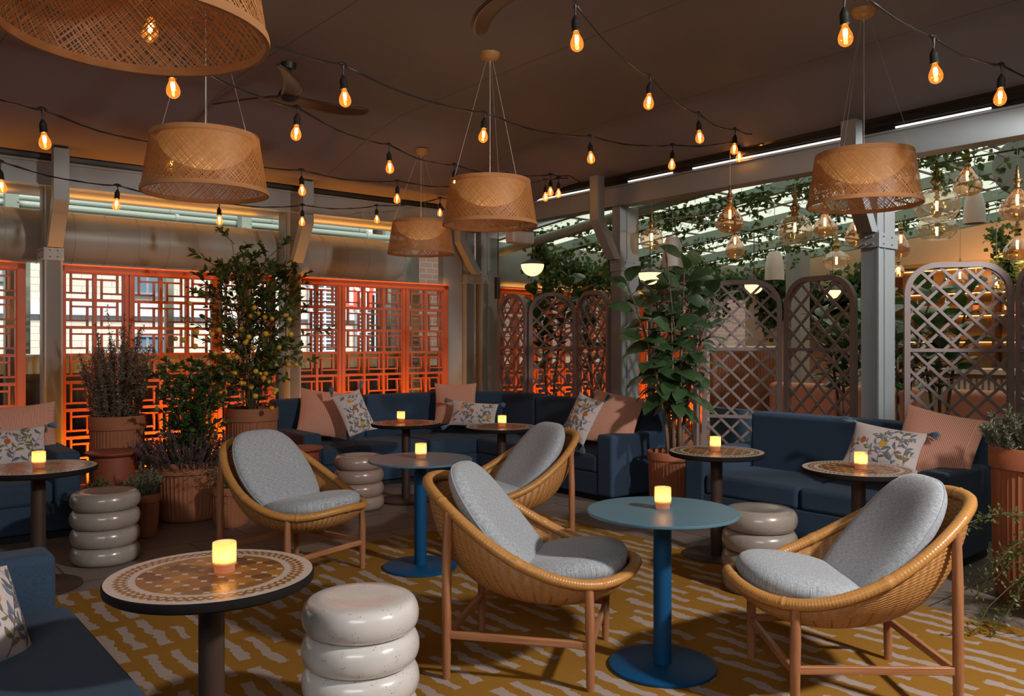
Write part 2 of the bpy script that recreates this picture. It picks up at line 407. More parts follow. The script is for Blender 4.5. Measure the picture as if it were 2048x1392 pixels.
# ---- steel columns with knee braces
def column(axis, lo, hi, lb, brace=True):
    "axis 'a': stands on the grille wall, lo..hi in q; axis 'b': on the trellis side, lo..hi in s"
    c = thing('column', lb, 'column', kind='structure'); room(c)
    def bx(mb, o0, o1, u0, u1, z0, z1):   # o = outward from the lounge, u = along
        if axis == 'a': mb.box((-u1, o0, z0), (-u0, o1, z1))
        else: mb.box((o0, -u1, z0), (o1, -u0, z1))
    mb = MB(); bx(mb, .0, .30, lo, hi, 0, 2.98); bx(mb, .10, .11, lo-.012, hi+.012, 0, 2.97); bx(mb, .0, .012, lo-.012, hi+.012, 0, 2.42)
    mb.build('post', M['steel'], c, bevel=.004, seg=2)
    mb = MB(); w = hi-lo; mid = (lo+hi)/2
    pts = [(0.0, 2.40), (-.26, 2.80), (-.26, 3.28)]
    poly = [(.03, 2.36), (-.10, 2.36)] ; prof = [(.02, 2.40), (-.085, 2.40), (-.345, 2.80), (-.345, 3.27), (-.24, 3.27), (-.24, 2.83)]
    vs = []
    for u in (lo, hi):
        for o, z in prof: vs.append((-u, o, z) if axis == 'a' else (o, -u, z))
    n = len(prof); fs = [tuple(range(n)), tuple(range(2*n-1, n-1, -1))]+[(i, i+n, (i+1) % n+n, (i+1) % n) for i in range(n)]
    if brace: mb.add(vs, fs); mb.build('knee_brace', M['steel'], c, bevel=.004, seg=2)
    mb = MB(); bx(mb, -.012, .31, lo-.02, hi+.02, 2.28, 2.40); mb.build('bracket', M['steel'], c, bevel=.003, seg=2)
    mb = MB()
    for du in (.25, .75):
        for z in (2.31, 2.37):
            for o in (-.016, .06, .2):
                u = lo+w*du if o < 0 else hi+.022
                p = (-(u), o, z) if axis == 'a' else (o, -u, z)
                mb.lathe([(.0, .006), (.008, .004), (.009, -.004)], 8, p)
    mb.build('bolt_heads', M['steel_dark'], c)
    return c
column('a', 4.89, 5.02, 'grey steel post with a knee brace between the left pair of orange screens')
column('a', 2.48, 2.605, 'grey steel post with a knee brace behind the citrus tree and corner sofa')
column('a', .02, .15, 'grey steel corner post where the orange screens meet the trellis side', False)
column('b', .0, .12, 'grey steel corner post catching a lattice shadow')
column('b', 2.47, 2.59, 'grey steel post beside the large rubber plant')
column('b', 5.30, 5.43, 'grey steel post behind the right sofa')
column('b', 8.3, 8.43, 'grey steel post beyond the right edge by the last trellis')
# rear riveted green posts
for q, lb in ((5.16, 'green riveted outer post behind the left steel post'), (2.74, 'green riveted outer post behind the middle steel post'), (.36, 'green riveted outer post near the lounge corner')):
    mb = MB(); mb.box((-q-.06, .90, 0), (-q+.06, 1.04, 3.3))
    for k in range(26): mb.lathe([(0, .006), (.008, 0)], 6, (-q-.05+(k % 2)*.1, .896, .4+k*.11))
    struct(room(mb.build('column', M['green_pipe'])), lb, 'column')
# ---- infill at the corner and the upstand over the far grilles
mb = MB(); mb.box((-.46, .08, 0), (-.16, .2, 2.97)); mb.box((-2.47, .16, 2.2), (-2.3, .2, 2.97))
struct(room(mb.build('wall_corner', M['steel'])), 'grey sheet metal infill at the lounge corner', 'wall')
mb = MB(); mb.box((.3, .05, 2.27), (6.3, .2, 2.99)); struct(room(mb.build('wall_far', M['steel'])), 'grey upstand above the conservatory screens', 'wall')
# ---- orange fretwork screens
CELL = .265
def screen(q0, lb, rows=8, off=None):
    "q0 = edge nearer the corner; 2+3+2 cells wide"
    t = thing('fretwork_screen', lb, 'screen', group='orange fretwork screens'); room(t)
    t.location = W(0, q0)  # origin at the low corner
    Wd = 7*CELL+.07*2+.085*2; top = .06+rows*CELL
    fr = MB(); D = .05
    fr.box((-.07, .02, 0), (0, .14, 2.25)); fr.box((-Wd, .02, 0), (-Wd+.07, .14, 2.25)); fr.box((-Wd, .02, top), (0, .14, 2.25)); fr.box((-Wd, .02, 0), (0, .14, .06))
    fr.box((-Wd, .0, 2.235), (0, .16, 2.25))
    fr.build('frame', M['orange'], t, bevel=.004, seg=2)
    x = -Wd+.07
    for pi_, nc in enumerate((2, 3, 2)):
        p = MB(); wd = nc*CELL
        if pi_: p.box((x-.085, .03, .06), (x-.046, .12, top)); p.box((x-.039, .03, .06), (x, .12, top))
        for i in range(nc+1):
            h = .016 if 0 < i < nc else .012
            p.box((x+i*CELL-h, .04, .06), (x+i*CELL+h, .10, top))
        for j in range(rows+1): p.box((x, .042, .06+j*CELL-.014), (x+wd, .098, .06+j*CELL+.014))
        for i in range(nc):
            for j in range(rows):
                a0 = x+i*CELL; z0 = .06+j*CELL; f = (i % 2 == 0)
                X = (lambda u: a0+u*CELL) if f else (lambda u: a0+(1-u)*CELL)
                Z = lambda v: z0+v*CELL
                def br(u0, v0, u1, v1):
                    xs = sorted((X(u0), X(u1))); zs = sorted((Z(v0), Z(v1))); h = .0085
                    p.box((xs[0]-(h if u0 == u1 else 0), .05, zs[0]-(h if v0 == v1 else 0)), (xs[1]+(h if u0 == u1 else 0), .09, zs[1]+(h if v0 == v1 else 0)))
                br(.22, .25, .22, 1); br(.22, .76, 1, .76); br(.76, 0, .76, .76); br(0, .25, .76, .25)
        p.build('lattice_panel', M['orange'], t)
        x += wd+.085
    return t
screen(5.18, 'orange fretwork screen at the far left edge behind the left sofa')
screen(2.76, 'orange fretwork screen behind the citrus tree and tall rosemary pot')
screen(.42, 'orange fretwork screen behind the corner sofa')
screen(-2.56, 'orange fretwork screen beyond the narrow trellis panels near the corner')
screen(-4.86, 'orange fretwork screen far inside the conservatory behind the rubber plant')
# ---- duct and pipes above the screens
mb = MB(); pts = [(-9.4, .60, 2.56), (-1.25, .60, 2.56)]
for k in range(9):
    a = k/8*PI/2; pts.append((-1.25+.42*math.sin(a), .60+.42*(1-math.cos(a)), 2.56))
pts.append((-.83, 1.36, 2.56))
rr = [.265]*len(pts); mb.tube(pts, rr, 40, cap=True)
for k in range(28):
    x = -9.2+k*.3
    if x < -1.2: mb.tube([(x, .60, 2.56), (x+.008, .60, 2.56)], .2695, 40)
o = room(mb.build('air_duct', M['duct'], smooth=.7)); tag(o, 'round grey spiral air duct running above the orange screens', 'duct')
for lb, y, z, r, x1 in (('green painted pipe running just under the eave beam', 1.36, 3.04, .05, -.9), ('lower green painted pipe above the air duct', 1.14, 2.94, .042, -.4)):
    mb = MB(); mb.tube([(-9.4, y, z), (-5, y, z), (x1, y, z), (x1+.1, y+.04, z-.06), (x1+.14, y+.06, z-.3)], r, 12)
    for k in range(7): mb.tube([(-8.5+k*1.25, y, z), (-8.46+k*1.25, y, z)], r*1.35, 12)
    tag(room(mb.build('pipe', M['green_pipe'], smooth=.8)), lb, 'pipe')
mb = MB()
for k in range(6): mb.box((-8.0+k*1.5, 1.46, 1.38), (-7.91+k*1.5, 1.54, 3.3))
struct(room(mb.build('wall_outer_frame', M['green_pipe'])), 'row of green terrace uprights outside the screens', 'frame')
# ---- outside: parapet, ground, buildings
mb = MB(); mb.box((-9.6, 1.6, 1.16), (6.5, 1.75, 1.36)); mb.box((-9.6, 1.55, 1.34), (6.5, 1.8, 1.37))
struct(room(mb.build('wall_parapet_rail', M['green_pipe'])), 'grey green parapet rail outside the screens', 'parapet')
mb = MB(); mb.box((-9.6, 1.62, 0), (6.5, 1.74, 1.16)); struct(room(mb.build('wall_parapet', simple('dark_panel', (.018, .02, .024), .6))), 'dark parapet panels outside the screens', 'parapet')
mb = MB(); mb.box((-25, 1.9, -3.1), (25, 12, -3)); struct(room(mb.build('ground', simple('asphalt', (.2, .2, .2), .8))), 'street far below outside', 'ground')
def brickm(name, c1, c2, mo):
    m, nt, b = mat(name); tc = N(nt, 'ShaderNodeTexCoord')
    mp = N(nt, 'ShaderNodeMapping'); mp.inputs['Rotation'].default_value = (PI/2, 0, 0); L(nt, tc.outputs['Object'], mp.inputs[0])
    br = N(nt, 'ShaderNodeTexBrick'); L(nt, mp.outputs[0], br.inputs[0])
    for k, v in (('Scale', 1.0), ('Mortar Size', .008), ('Brick Width', .3), ('Row Height', .11)): br.inputs[k].default_value = v
    br.inputs['Color1'].default_value = (*c1, 1); br.inputs['Color2'].default_value = (*c2, 1); br.inputs['Mortar'].default_value = (*mo, 1)
    L(nt, br.outputs[0], b.inputs['Base Color']); b.inputs['Roughness'].default_value = .85
    return m
FY = 6.0
cream = brickm('cream_brick', (.74, .70, .58), (.80, .76, .66), (.55, .52, .45)); brown = brickm('brown_brick', (.13, .078, .052), (.17, .105, .07), (.2, .155, .125))
bld = thing('building', 'cream brick building across the street seen through the screens', 'building'); room(bld)
mb = MB(); mb.box((-22, FY, -3), (1.9, FY+.5, 9)); mb.build('wall', cream, bld)
mb = MB(); mb.box((-22, FY-.08, 1.95), (1.9, FY, 2.12)); mb.build('stone_band', simple('pale_stone', (.78, .78, .8), .7), bld)
for x, z, w, h in ((-2.45, 2.35, .62, 1.5), (.95, 3.1, 1.1, 1.3), (-4.9, 2.5, .7, 1.5), (-2.45, -.3, .6, 1.9), (-8.4, 2.35, .7, 1.5)):
    mb = MB(); mb.box((x-w/2-.06, FY-.05, z-.06), (x+w/2+.06, FY-.002, z)); mb.box((x-w/2-.06, FY-.05, z+h), (x+w/2+.06, FY-.002, z+h+.06))
    mb.box((x-w/2-.06, FY-.05, z), (x-w/2, FY-.002, z+h)); mb.box((x+w/2, FY-.05, z), (x+w/2+.06, FY-.002, z+h)); mb.box((x-.02, FY-.04, z), (x+.02, FY-.002, z+h))
    wn = mb.build('window', simple('window_paint', (.3, .35, .4), .5), bld)
    mb = MB(); mb.box((x-w/2, FY-.02, z), (x+w/2, FY-.001, z+h)); mb.build('pane', simple('blue_pane', (.16, .25, .33), .12), wn)
bld2 = thing('building', 'brown brick building in shade behind the corner of the lounge', 'building'); room(bld2)
mb = MB(); mb.box((2.0, FY-1.2, -3), (16, FY+.4, 9)); mb.build('wall', brown, bld2)
mb = MB(); mb.box((2.9, FY-1.24, .6), (3.4, FY-1.2, 2.3)); mb.build('window', simple('dark_pane', (.05, .07, .09), .15), bld2)
# louvred shutters outside
def shutters(x, z0, z1, w, lb):
    t = thing('shutter', lb, 'shutter', group='white louvred shutters across the street'); room(t)
    mb = MB(); y = FY-.2
    mb.box((x-w/2, y, z0), (x-w/2+.05, y+.1, z1)); mb.box((x+w/2-.05, y, z0), (x+w/2, y+.1, z1)); mb.box((x-.02, y, z0), (x+.02, y+.1, z1)); mb.box((x-w/2, y, z1-.06), (x+w/2, y+.1, z1)); mb.box((x-w/2, y, z0), (x+w/2, y+.1, z0+.06))
    wm = simple('white_paint', (.72, .76, .8), .5); mb.build('frame', wm, t)
    mb = MB(); k = z0+.08
    while k < z1-.08: mb.bar((x-w/2, y+.05, k), (x+w/2, y+.05, k), .09, .014, (0, -.6, 1)); k += .075
    mb.build('slats', wm, t)
shutters(.75, .6, 2.9, .62, 'white louvred shutter across the street, the taller one left of the sign')
shutters(1.65, .6, 2.9, .42, 'narrow white louvred shutter across the street right of the sign')
sg = thing('hanging_sign', 'lit red sign with a white letter seen through the middle orange screen', 'sign'); room(sg)
mb = MB(); mb.box((-.12, 3.4, 2.06), (.42, 3.44, 2.6)); mb.build('board', emit('red_sign', (.9, .08, .05), 1.0), sg)
mb = MB()
for p, q in (((.0, 2.12), (.0, 2.54)), ((.0, 2.54), (.3, 2.12)), ((.3, 2.12), (.3, 2.54))): mb.bar((p[0], 3.385, p[1]), (q[0], 3.385, q[1]), .06, .02, (0, 1, 0))
mb.build('letter', emit('white_letter', (1, .75, .68), 1.6), sg)
mb = MB(); mb.tube([(.42, 3.42, 2.3), (.42, 3.42, -3)], .03, 8); mb.build('bracket', M['black'], sg)
# ================================================================ RUG
m, nt, b = mat('mustard_rug')
tc = N(nt, 'ShaderNodeTexCoord'); nz = N(nt, 'ShaderNodeTexNoise', i_Scale=5.0, i_Detail=3.0); L(nt, tc.outputs['Object'], nz.inputs[0])
nf = N(nt, 'ShaderNodeTexNoise', i_Scale=45.0, i_Detail=2.0); L(nt, tc.outputs['Object'], nf.inputs[0])
sp = N(nt, 'ShaderNodeSeparateXYZ'); L(nt, tc.outputs['Object'], sp.inputs[0])
# v: across the bars (room x), u: along the bars (room y)
v = math_(nt, 'ADD', sp.outputs[0], math_(nt, 'MULTIPLY', math_(nt, 'SUBTRACT', nz.outputs[0], .5), .09))
v = math_(nt, 'ADD', v, math_(nt, 'MULTIPLY', math_(nt, 'SUBTRACT', nf.outputs[0], .5), .018))
nm = N(nt, 'ShaderNodeTexNoise', i_Scale=14.0, i_Detail=2.0); L(nt, tc.outputs['Object'], nm.inputs[0]); v = math_(nt, 'ADD', v, math_(nt, 'MULTIPLY', math_(nt, 'SUBTRACT', nm.outputs[0], .5), .05))
vr = math_(nt, 'DIVIDE', v, .115); row = math_(nt, 'FLOOR', vr); fr = math_(nt, 'ABSOLUTE', math_(nt, 'SUBTRACT', math_(nt, 'FRACT', vr), .5))
wn = N(nt, 'ShaderNodeTexWhiteNoise', noise_dimensions='1D'); L(nt, row, wn.inputs['W'])
u = math_(nt, 'ADD', sp.outputs[1], math_(nt, 'MULTIPLY', wn.outputs[0], .9)); u = math_(nt, 'ADD', u, math_(nt, 'MULTIPLY', math_(nt, 'SUBTRACT', nf.outputs[0], .5), .03))
band = math_(nt, 'DIVIDE', u, .52); bi = math_(nt, 'FLOOR', band); bf = math_(nt, 'ABSOLUTE', math_(nt, 'SUBTRACT', math_(nt, 'FRACT', band), .5))
w2 = N(nt, 'ShaderNodeTexWhiteNoise', noise_dimensions='2D'); cm = N(nt, 'ShaderNodeCombineXYZ'); L(nt, row, cm.inputs[0]); L(nt, bi, cm.inputs[1]); L(nt, cm.outputs[0], w2.inputs[0])
half = math_(nt, 'ADD', math_(nt, 'MULTIPLY', w2.outputs[0], .24), .21); wid = math_(nt, 'ADD', math_(nt, 'MULTIPLY', w2.outputs[0], .10), .16)
mask = math_(nt, 'MULTIPLY', math_(nt, 'LESS_THAN', fr, wid), math_(nt, 'LESS_THAN', bf, half))
pile = N(nt, 'ShaderNodeTexNoise', i_Scale=260.0, i_Detail=2.0); L(nt, tc.outputs['Object'], pile.inputs[0])
yel = mixc(nt, pile.outputs[0], (.21, .10, .014), (.35, .175, .029)); whi = mixc(nt, pile.outputs[0], (.28, .22, .19), (.45, .37, .33))
L(nt, mixc(nt, mask, yel, whi), b.inputs['Base Color']); b.inputs['Roughness'].default_value = .95; b.inputs['Specular IOR Level'].default_value = .1
bump(nt, b, math_(nt, 'ADD', pile.outputs[0], math_(nt, 'MULTIPLY', mask, .4)), .5, .006)
mb = MB(); mb.prism([(0, 0), (-4.3, 0), (-4.3, -6.3), (0, -6.3)], 0.0, .012)
o = mb.build('area_rug', m, bevel=.004, seg=2); o.rotation_euler = (0, 0, PHI); o.location = (.2245, 7.246, .001); tag(o, 'mustard yellow rug with broken off-white dashes under the chairs', 'rug')
# ================================================================ WICKER LOUNGE CHAIRS
def rimz(x): return float(np.interp(x, XS, ZS))
_k = np.array([-.49, -.40, -.30, -.15, 0, .15, .3, .42, .49]); _z = np.array([.835, .80, .735, .64, .555, .49, .455, .455, .475])
_c = np.polyfit(_k, _z, 5); XS = np.linspace(-.5, .5, 60); ZS = np.polyval(_c, XS)
def rim_pt(u):
    t = 2*PI*u; c, s = math.cos(t), math.sin(t); e = 2/2.25
    x = .49*abs(c)**e*(1 if c >= 0 else -1); y = .385*abs(s)**e*(1 if s >= 0 else -1)
    y *= 1-.10*max(0, -x/.49)
    return Vector((x, y, rimz(x)))
BC = Vector((.06, 0, .30))
def bowl_pt(u, v):
    r = rim_pt(u); f = v*PI/2*.97; c = math.cos(f)**.72; s = math.sin(f)**1.15
    return Vector((BC.x+(r.x-BC.x)*c, BC.y+(r.y-BC.y)*c, r.z+(BC.z-r.z)*s))
def slab(mb, outline, T, O, ex, ey, ez, bend=0, n=56, rings=14, sag=0, pw=3.2):
    "soft cushion: outline(theta)->(a,b) in the ex/ey plane, thickness T along ez"
    O, ex, ey, ez = Vector(O), Vector(ex), Vector(ey), Vector(ez)
    vs = []; uvs = []
    prof = []
    for i in range(rings+1): prof.append((i/rings, 1))
    for i in range(rings-1, -1, -1): prof.append((i/rings, -1))
    for r, sg in prof:
        rr = math.sin(r*PI/2)
        for j in range(n):
            a, b_ = outline(2*PI*j/n); a *= rr; b_ *= rr
            h = T*.5*max(0, 1-rr**pw)**.5*sg
            p = O+ex*a+ey*b_+ez*(h+bend*b_*b_+sag*(a*a))
            vs.append(p); uvs.append((a, b_))
    k = len(prof); fs = []
    for i in range(k-1):
        for j in range(n): fs.append((i*n+j, (i+1)*n+j, (i+1)*n+(j+1) % n, i*n+(j+1) % n))
    mb.add(vs, fs, uvs)
def make_chair(lb):
    t = thing('wicker_lounge_chair', lb, 'chair', group='wicker basket chairs')
    # basket, woven for real: rows of strands passing over and under stakes
    NU, NV = 76, 66; su, sv = 4, 3; nu, nv = NU*su, NV*sv
    mb = MB(); vs = np.empty((nu, nv+1, 3))
    for i in range(nu):
        for j in range(nv+1): vs[i, j] = bowl_pt(i/nu, j/nv)
    du = np.roll(vs, -1, 0)-np.roll(vs, 1, 0); dv = np.empty_like(vs); dv[:, 1:-1] = vs[:, 2:]-vs[:, :-2]; dv[:, 0] = vs[:, 1]-vs[:, 0]; dv[:, -1] = vs[:, -1]-vs[:, -2]
    nr = np.cross(du, dv); nr /= np.linalg.norm(nr, axis=2, keepdims=True)+1e-9
    I, J = np.meshgrid(np.arange(nu)/su, np.arange(nv+1)/sv, indexing='ij')
    row = np.floor(J); f = J-row; prof = np.sqrt(np.clip(1-(2*f-1)**2, 0, 1)); wv = np.cos(PI*(I+row))
    amp = np.clip(1-J/NV, .12, 1)**.5
    h = (.0030*prof*wv + .0024*np.abs(np.cos(PI*I)))*amp
    vs += nr*h[..., None]
    m1 = nv+1; fs = []
    for i in range(nu):
        i2 = (i+1) % nu
        for j in range(nv):
            if j % sv == 0 and i % su == 2 and (j//sv) % 2 == 0 and nv*.35 < j < nv*.85: continue
            fs.append((i*m1+j, i*m1+j+1, i2*m1+j+1, i2*m1+j))
    mb.add(vs.reshape(-1, 3).tolist(), fs, [(i/nu, j/nv) for i in range(nu) for j in range(m1)])
    mb.build('basket', M['wicker'], t, smooth=9)
    # wrapped rim
    n = 720; pts = [rim_pt(i/n) for i in range(n)]
    rr = [.0265+.0018*abs(math.sin(PI*i/3)) + (.0025 if i % 90 in (0, 1, 2, 3) else 0) for i in range(n)]
    mb = MB(); mb.tube(pts, rr, 10, closed=True, flat=.85); mb.build('rim', M['rim'], t, smooth=9)
    # legs
    for sx, sy in ((1, 1), (1, -1), (-1, 1), (-1, -1)):
        x, y = .32*sx, .315*sy; zt = rimz(x)-.012
        mb = MB(); mb.tube([(x, y, 0), (x, y, .004), (x, y, .2), (x*.995, y, zt*.7), (x*.985, y*.985, zt)], [.0165, .0175, .021, .0215, .018], 14)
        l = mb.build('leg', M['teak'], t, smooth=.8)
        mb = MB(); mb.lathe([(0, 0), (.014, 0), (.015, .006)], 12, (x, y, -.001)); mb.build('glide', M['black'], l)
    for p, q, z in (((.32, -.315), (.32, .315), .185), ((-.32, -.315), (-.32, .315), .185), ((-.32, .315), (.32, .315), .195), ((-.32, -.315), (.32, -.315), .195)):
        mb = MB(); mb.bar((*p, z), (*q, z), .022, .032); mb.build('stretcher', M['teak'], t, bevel=.004, seg=2)
    # cushions
    def back(th):
        c, s = math.cos(th), math.sin(th); e = 2/3.0
        a = abs(c)**e*(1 if c >= 0 else -1); b_ = abs(s)**e*(1 if s >= 0 else -1)
        return (.285*a*(1-.10*max(0, -b_)-.09*max(0, b_)), .335*b_)
    d = Vector((-.40, 0, .47)).normalized(); nrm = Vector((d.z, 0, -d.x))
    mb = MB(); slab(mb, back, .115, (-.17, 0, .63), (0, 1, 0), d, nrm, bend=.28, sag=.25, pw=6)
    cb = mb.build('back_cushion', M['cushion'], t, smooth=9)
    def seat(th):
        c, s = math.cos(th), math.sin(th); e = 2/3.0
        a = abs(c)**e*(1 if c >= 0 else -1); b_ = abs(s)**e*(1 if s >= 0 else -1)
        return (.305*a*(1-.14*max(0, b_)), .25*b_)
    ds = Vector((1, 0, .16)).normalized(); ns = Vector((-ds.z, 0, ds.x))
    mb = MB(); slab(mb, seat, .14, (.205, 0, .458), (0, 1, 0), ds, ns, bend=.1, sag=.2, pw=5)
    mb.build('seat_cushion', M['cushion'], t, smooth=9)
    for nm, ol, T, O, ey, ez in (('back', back, .125, Vector((-.17, 0, .63)), d, nrm), ):
        mb = MB(); mb.tube([O+Vector((0, 1, 0))*ol(2*PI*k/60)[0]*1.0+ey*ol(2*PI*k/60)[1]+ez*(.28*ol(2*PI*k/60)[1]**2+.25*ol(2*PI*k/60)[0]**2) for k in range(60)], .0045, 6, closed=True)
        mb.build('piping', M['cushion'], cb, smooth=9)
    return t
RUGZ = .013
chair = make_chair('wicker basket chair with grey cushions in the centre beside the blue table, facing right')
chair.location = (.089, 3.898, RUGZ); chair.rotation_euler = (0, 0, math.atan2(-.213, .977))
def place(x, y, fx, fy, lb, z=RUGZ): return dup(chair, (x, y, z), math.atan2(fy, fx), lb)
place(-1.43, 5.37, .634, -.43, 'wicker basket chair with grey cushions standing in front of the planters', .002)
place(-.016, 5.82, -.885, -.465, 'wicker basket chair with grey cushions seen behind the central chair, facing left')
place(1.443, 3.57, -1, .015, 'wicker basket chair with grey cushions nearest the right sofa, facing left')
# ================================================================ TABLES
def ped(t, z, mt, br_=.245, pr=.041):
    mb = MB(); mb.lathe([(0, 0), (br_-.004, 0), (br_, .004), (br_, .014), (br_-.006, .018), (.06, .02), (pr+.004, .022), (0, .022)], 64); mb.build('base', mt, t, smooth=.6)
    mb = MB(); mb.tube([(0, 0, .02), (0, 0, z-.03)], pr, 32); mb.build('pole', mt, t, smooth=.8)
    mb = MB(); mb.lathe([(0, z-.03), (.16, z-.03), (.17, z-.022), (.17, z-.014), (0, z-.014)], 40); mb.build('top_plate', mt, t, smooth=.6)
def blue_table(x, y, lb):
    t = thing('bistro_table', lb, 'table', (x, y, RUGZ), group='blue pedestal tables'); Z = .732-RUGZ
    ped(t, Z, M['blue'])
    mb = MB(); r = .345; mb.lathe([(0, Z-.014), (r-.003, Z-.014), (r, Z-.011), (r, Z-.003), (r-.003, Z), (0, Z)], 96); mb.build('tabletop', M['blue_top'], t, smooth=.6)
    return t
blue_table(.691, 3.79, 'blue metal pedestal table in the foreground between two wicker chairs')
blue_table(-.607, 5.47, 'blue metal pedestal table further back beside the shiny ringed stool')
amb = [simple('amber_tile_%s' % n, c, .24, 0, .2, 18, .0, 30, .4, .1) for n, c in (('dark', (.13, .042, .006)), ('mid', (.24, .088, .010)), ('bright', (.36, .145, .016)))]
M['tile_white'] = simple('bone_tile', (.50, .42, .37), .28, 0, .1, 40, .1, 60, .5, .2)
M['grout'] = simple('grout', (.30, .25, .21), .7)
def mosaic_mesh():
    R0 = .325; rf = .232; mb = MB(); rr = random.Random(3)
    def ring(r0, r1, z, mi, n=96):
        mb.cur = mi
        vs = [(r*math.cos(2*PI*j/n), r*math.sin(2*PI*j/n), z) for r in (r0, r1) for j in range(n)]
        mb.add(vs, [(j, n+j, n+(j+1) % n, (j+1) % n) for j in range(n)])
    mb.cur = 4; mb.disc((0, 0, 0), R0-.004, 96)
    ring(.296, R0-.002, .0006, 3); ring(.232, .252, .0006, 3)
    ring(.252, .296, .0004, 1)
    # tooth ring
    mb.cur = 3; n = 60; z = .0008
    for k in range(n):
        a = 2*PI*k/n; da = 2*PI/n
        def pp(r, t): return (r*math.cos(t), r*math.sin(t), z)
        mb.add([pp(.2725, a-da*.33), pp(.283, a), pp(.2725, a+da*.33), pp(.262, a)], [(0, 3, 2, 1)])
        mb.add([pp(.296, a+da*.1), pp(.285, a+da*.5), pp(.296, a+da*.9)], [(0, 1, 2)])
        mb.add([pp(.253, a+da*.1), pp(.253, a+da*.9), pp(.2625, a+da*.5)], [(0, 1, 2)])
    # field
    S = .060; rot = .32; ca, sa = math.cos(rot), math.sin(rot)
    def T(x, y, z): return (x*ca-y*sa, x*sa+y*ca, z)
    def clip(poly, R_=rf-.001):
        out = []
        for k in range(len(poly)):
            p, q = poly[k], poly[(k+1) % len(poly)]; ip = math.hypot(*p) <= R_; iq = math.hypot(*q) <= R_
            if ip: out.append(p)
            if ip != iq:
                lo, hi = (0, 1)
                for _ in range(24):
                    md = (lo+hi)/2; x = p[0]+(q[0]-p[0])*md; y = p[1]+(q[1]-p[1])*md
                    if (math.hypot(x, y) <= R_) == ip: lo = md
                    else: hi = md
                out.append((p[0]+(q[0]-p[0])*lo, p[1]+(q[1]-p[1])*lo))
        return out
    def put(poly, z, mi):
        q = clip(poly)
        if len(q) > 2: mb.cur = mi; mb.add([T(x, y, z) for x, y in q], [tuple(range(len(q)))])
    mb.cur = 3; mb.disc((0, 0, .0003), rf, 64)
    g = .0006
    for i in range(-5, 5):
        for j in range(-5, 5):
            x0, y0 = i*S, j*S; e = .0125
            put([(x0+g+e, y0+g), (x0+S-g-e, y0+g), (x0+S-g, y0+g+e), (x0+S-g, y0+S-g-e), (x0+S-g-e, y0+S-g), (x0+g+e, y0+S-g), (x0+g, y0+S-g-e), (x0+g, y0+g+e)], .0006, rr.choice((0, 1, 1, 1, 2)))
    return mb
mos = mosaic_mesh().mesh('mosaic', amb+[M['tile_white'], M['grout']])
def mosaic_table(x, y, lb, z=.74, rot=0, floor=.002):
    t = thing('mosaic_table', lb, 'table', (x, y, floor), rot, group='round mosaic tile tables'); Z = z-floor
    ped(t, Z-.018, M['brown_metal'])
    mb = MB(); r = .327; mb.lathe([(0, Z-.032), (r-.008, Z-.032), (r, Z-.026), (r+.002, Z-.012), (r, Z-.003), (r-.005, Z), (0, Z-.001)], 96)
    tp = mb.build('tabletop', M['edge_dark'], t, smooth=.6)
    o = bpy.data.objects.new('mosaic_tiles', mos); COL.objects.link(o); o.parent = tp; o.location = (0, 0, Z+.0004)
    return t
TABS = [(-.989, 2.716, 'mosaic tile table in the foreground by the near left sofa', RUGZ, .55), (2.10, 5.0, 'mosaic tile table in front of the right sofa with the striped cushion', .002, .2),
        (1.435, 5.79, 'mosaic tile table beside the rubber plant pot', .002, .9), (-1.01, 7.86, 'mosaic tile table at the left half of the corner sofa', .002, .3),
        (-.095, 7.5, 'mosaic tile table behind the grey chair at the corner sofa', .002, .1), (-2.90, 5.05, 'mosaic tile table in front of the far left sofa', .002, .7)]
for x, y, lb, fl, rt in TABS: mosaic_table(x, y, lb, .74, rt, fl)
# ================================================================ RINGED CERAMIC STOOLS
def ceramic(name, c1, c2, sp):
    m, nt, b = mat(name); tc = N(nt, 'ShaderNodeTexCoord')
    nz = N(nt, 'ShaderNodeTexNoise', i_Scale=9.0, i_Detail=5.0); L(nt, tc.outputs['Object'], nz.inputs[0])
    vz = N(nt, 'ShaderNodeTexVoronoi', i_Scale=95.0); L(nt, tc.outputs['Object'], vz.inputs[0])
    n2 = N(nt, 'ShaderNodeTexNoise', i_Scale=22.0, i_Detail=3.0); L(nt, tc.outputs['Object'], n2.inputs[0])
    spk = math_(nt, 'MULTIPLY', math_(nt, 'LESS_THAN', vz.outputs[0], .20), math_(nt, 'GREATER_THAN', n2.outputs[0], .56))
    c = mixc(nt, nz.outputs[0], c1, c2)
    L(nt, mixc(nt, spk, c, sp), b.inputs['Base Color']); b.inputs['Roughness'].default_value = .3; b.inputs['Coat Weight'].default_value = .7; b.inputs['Coat Roughness'].default_value = .12
    n3 = N(nt, 'ShaderNodeTexNoise', i_Scale=14.0, i_Detail=2.0); L(nt, tc.outputs['Object'], n3.inputs[0])
    bump(nt, b, math_(nt, 'SUBTRACT', n3.outputs[0], math_(nt, 'MULTIPLY', spk, .3)), .25, .012)
    return m
cer_w = ceramic('white_glaze', (.60, .58, .56), (.74, .72, .70), (.16, .13, .11)); cer_g = ceramic('grey_glaze', (.25, .215, .185), (.36, .315, .28), (.10, .075, .06)); cer_t = ceramic('taupe_glaze', (.33, .235, .19), (.42, .31, .26), (.2, .14, .11))
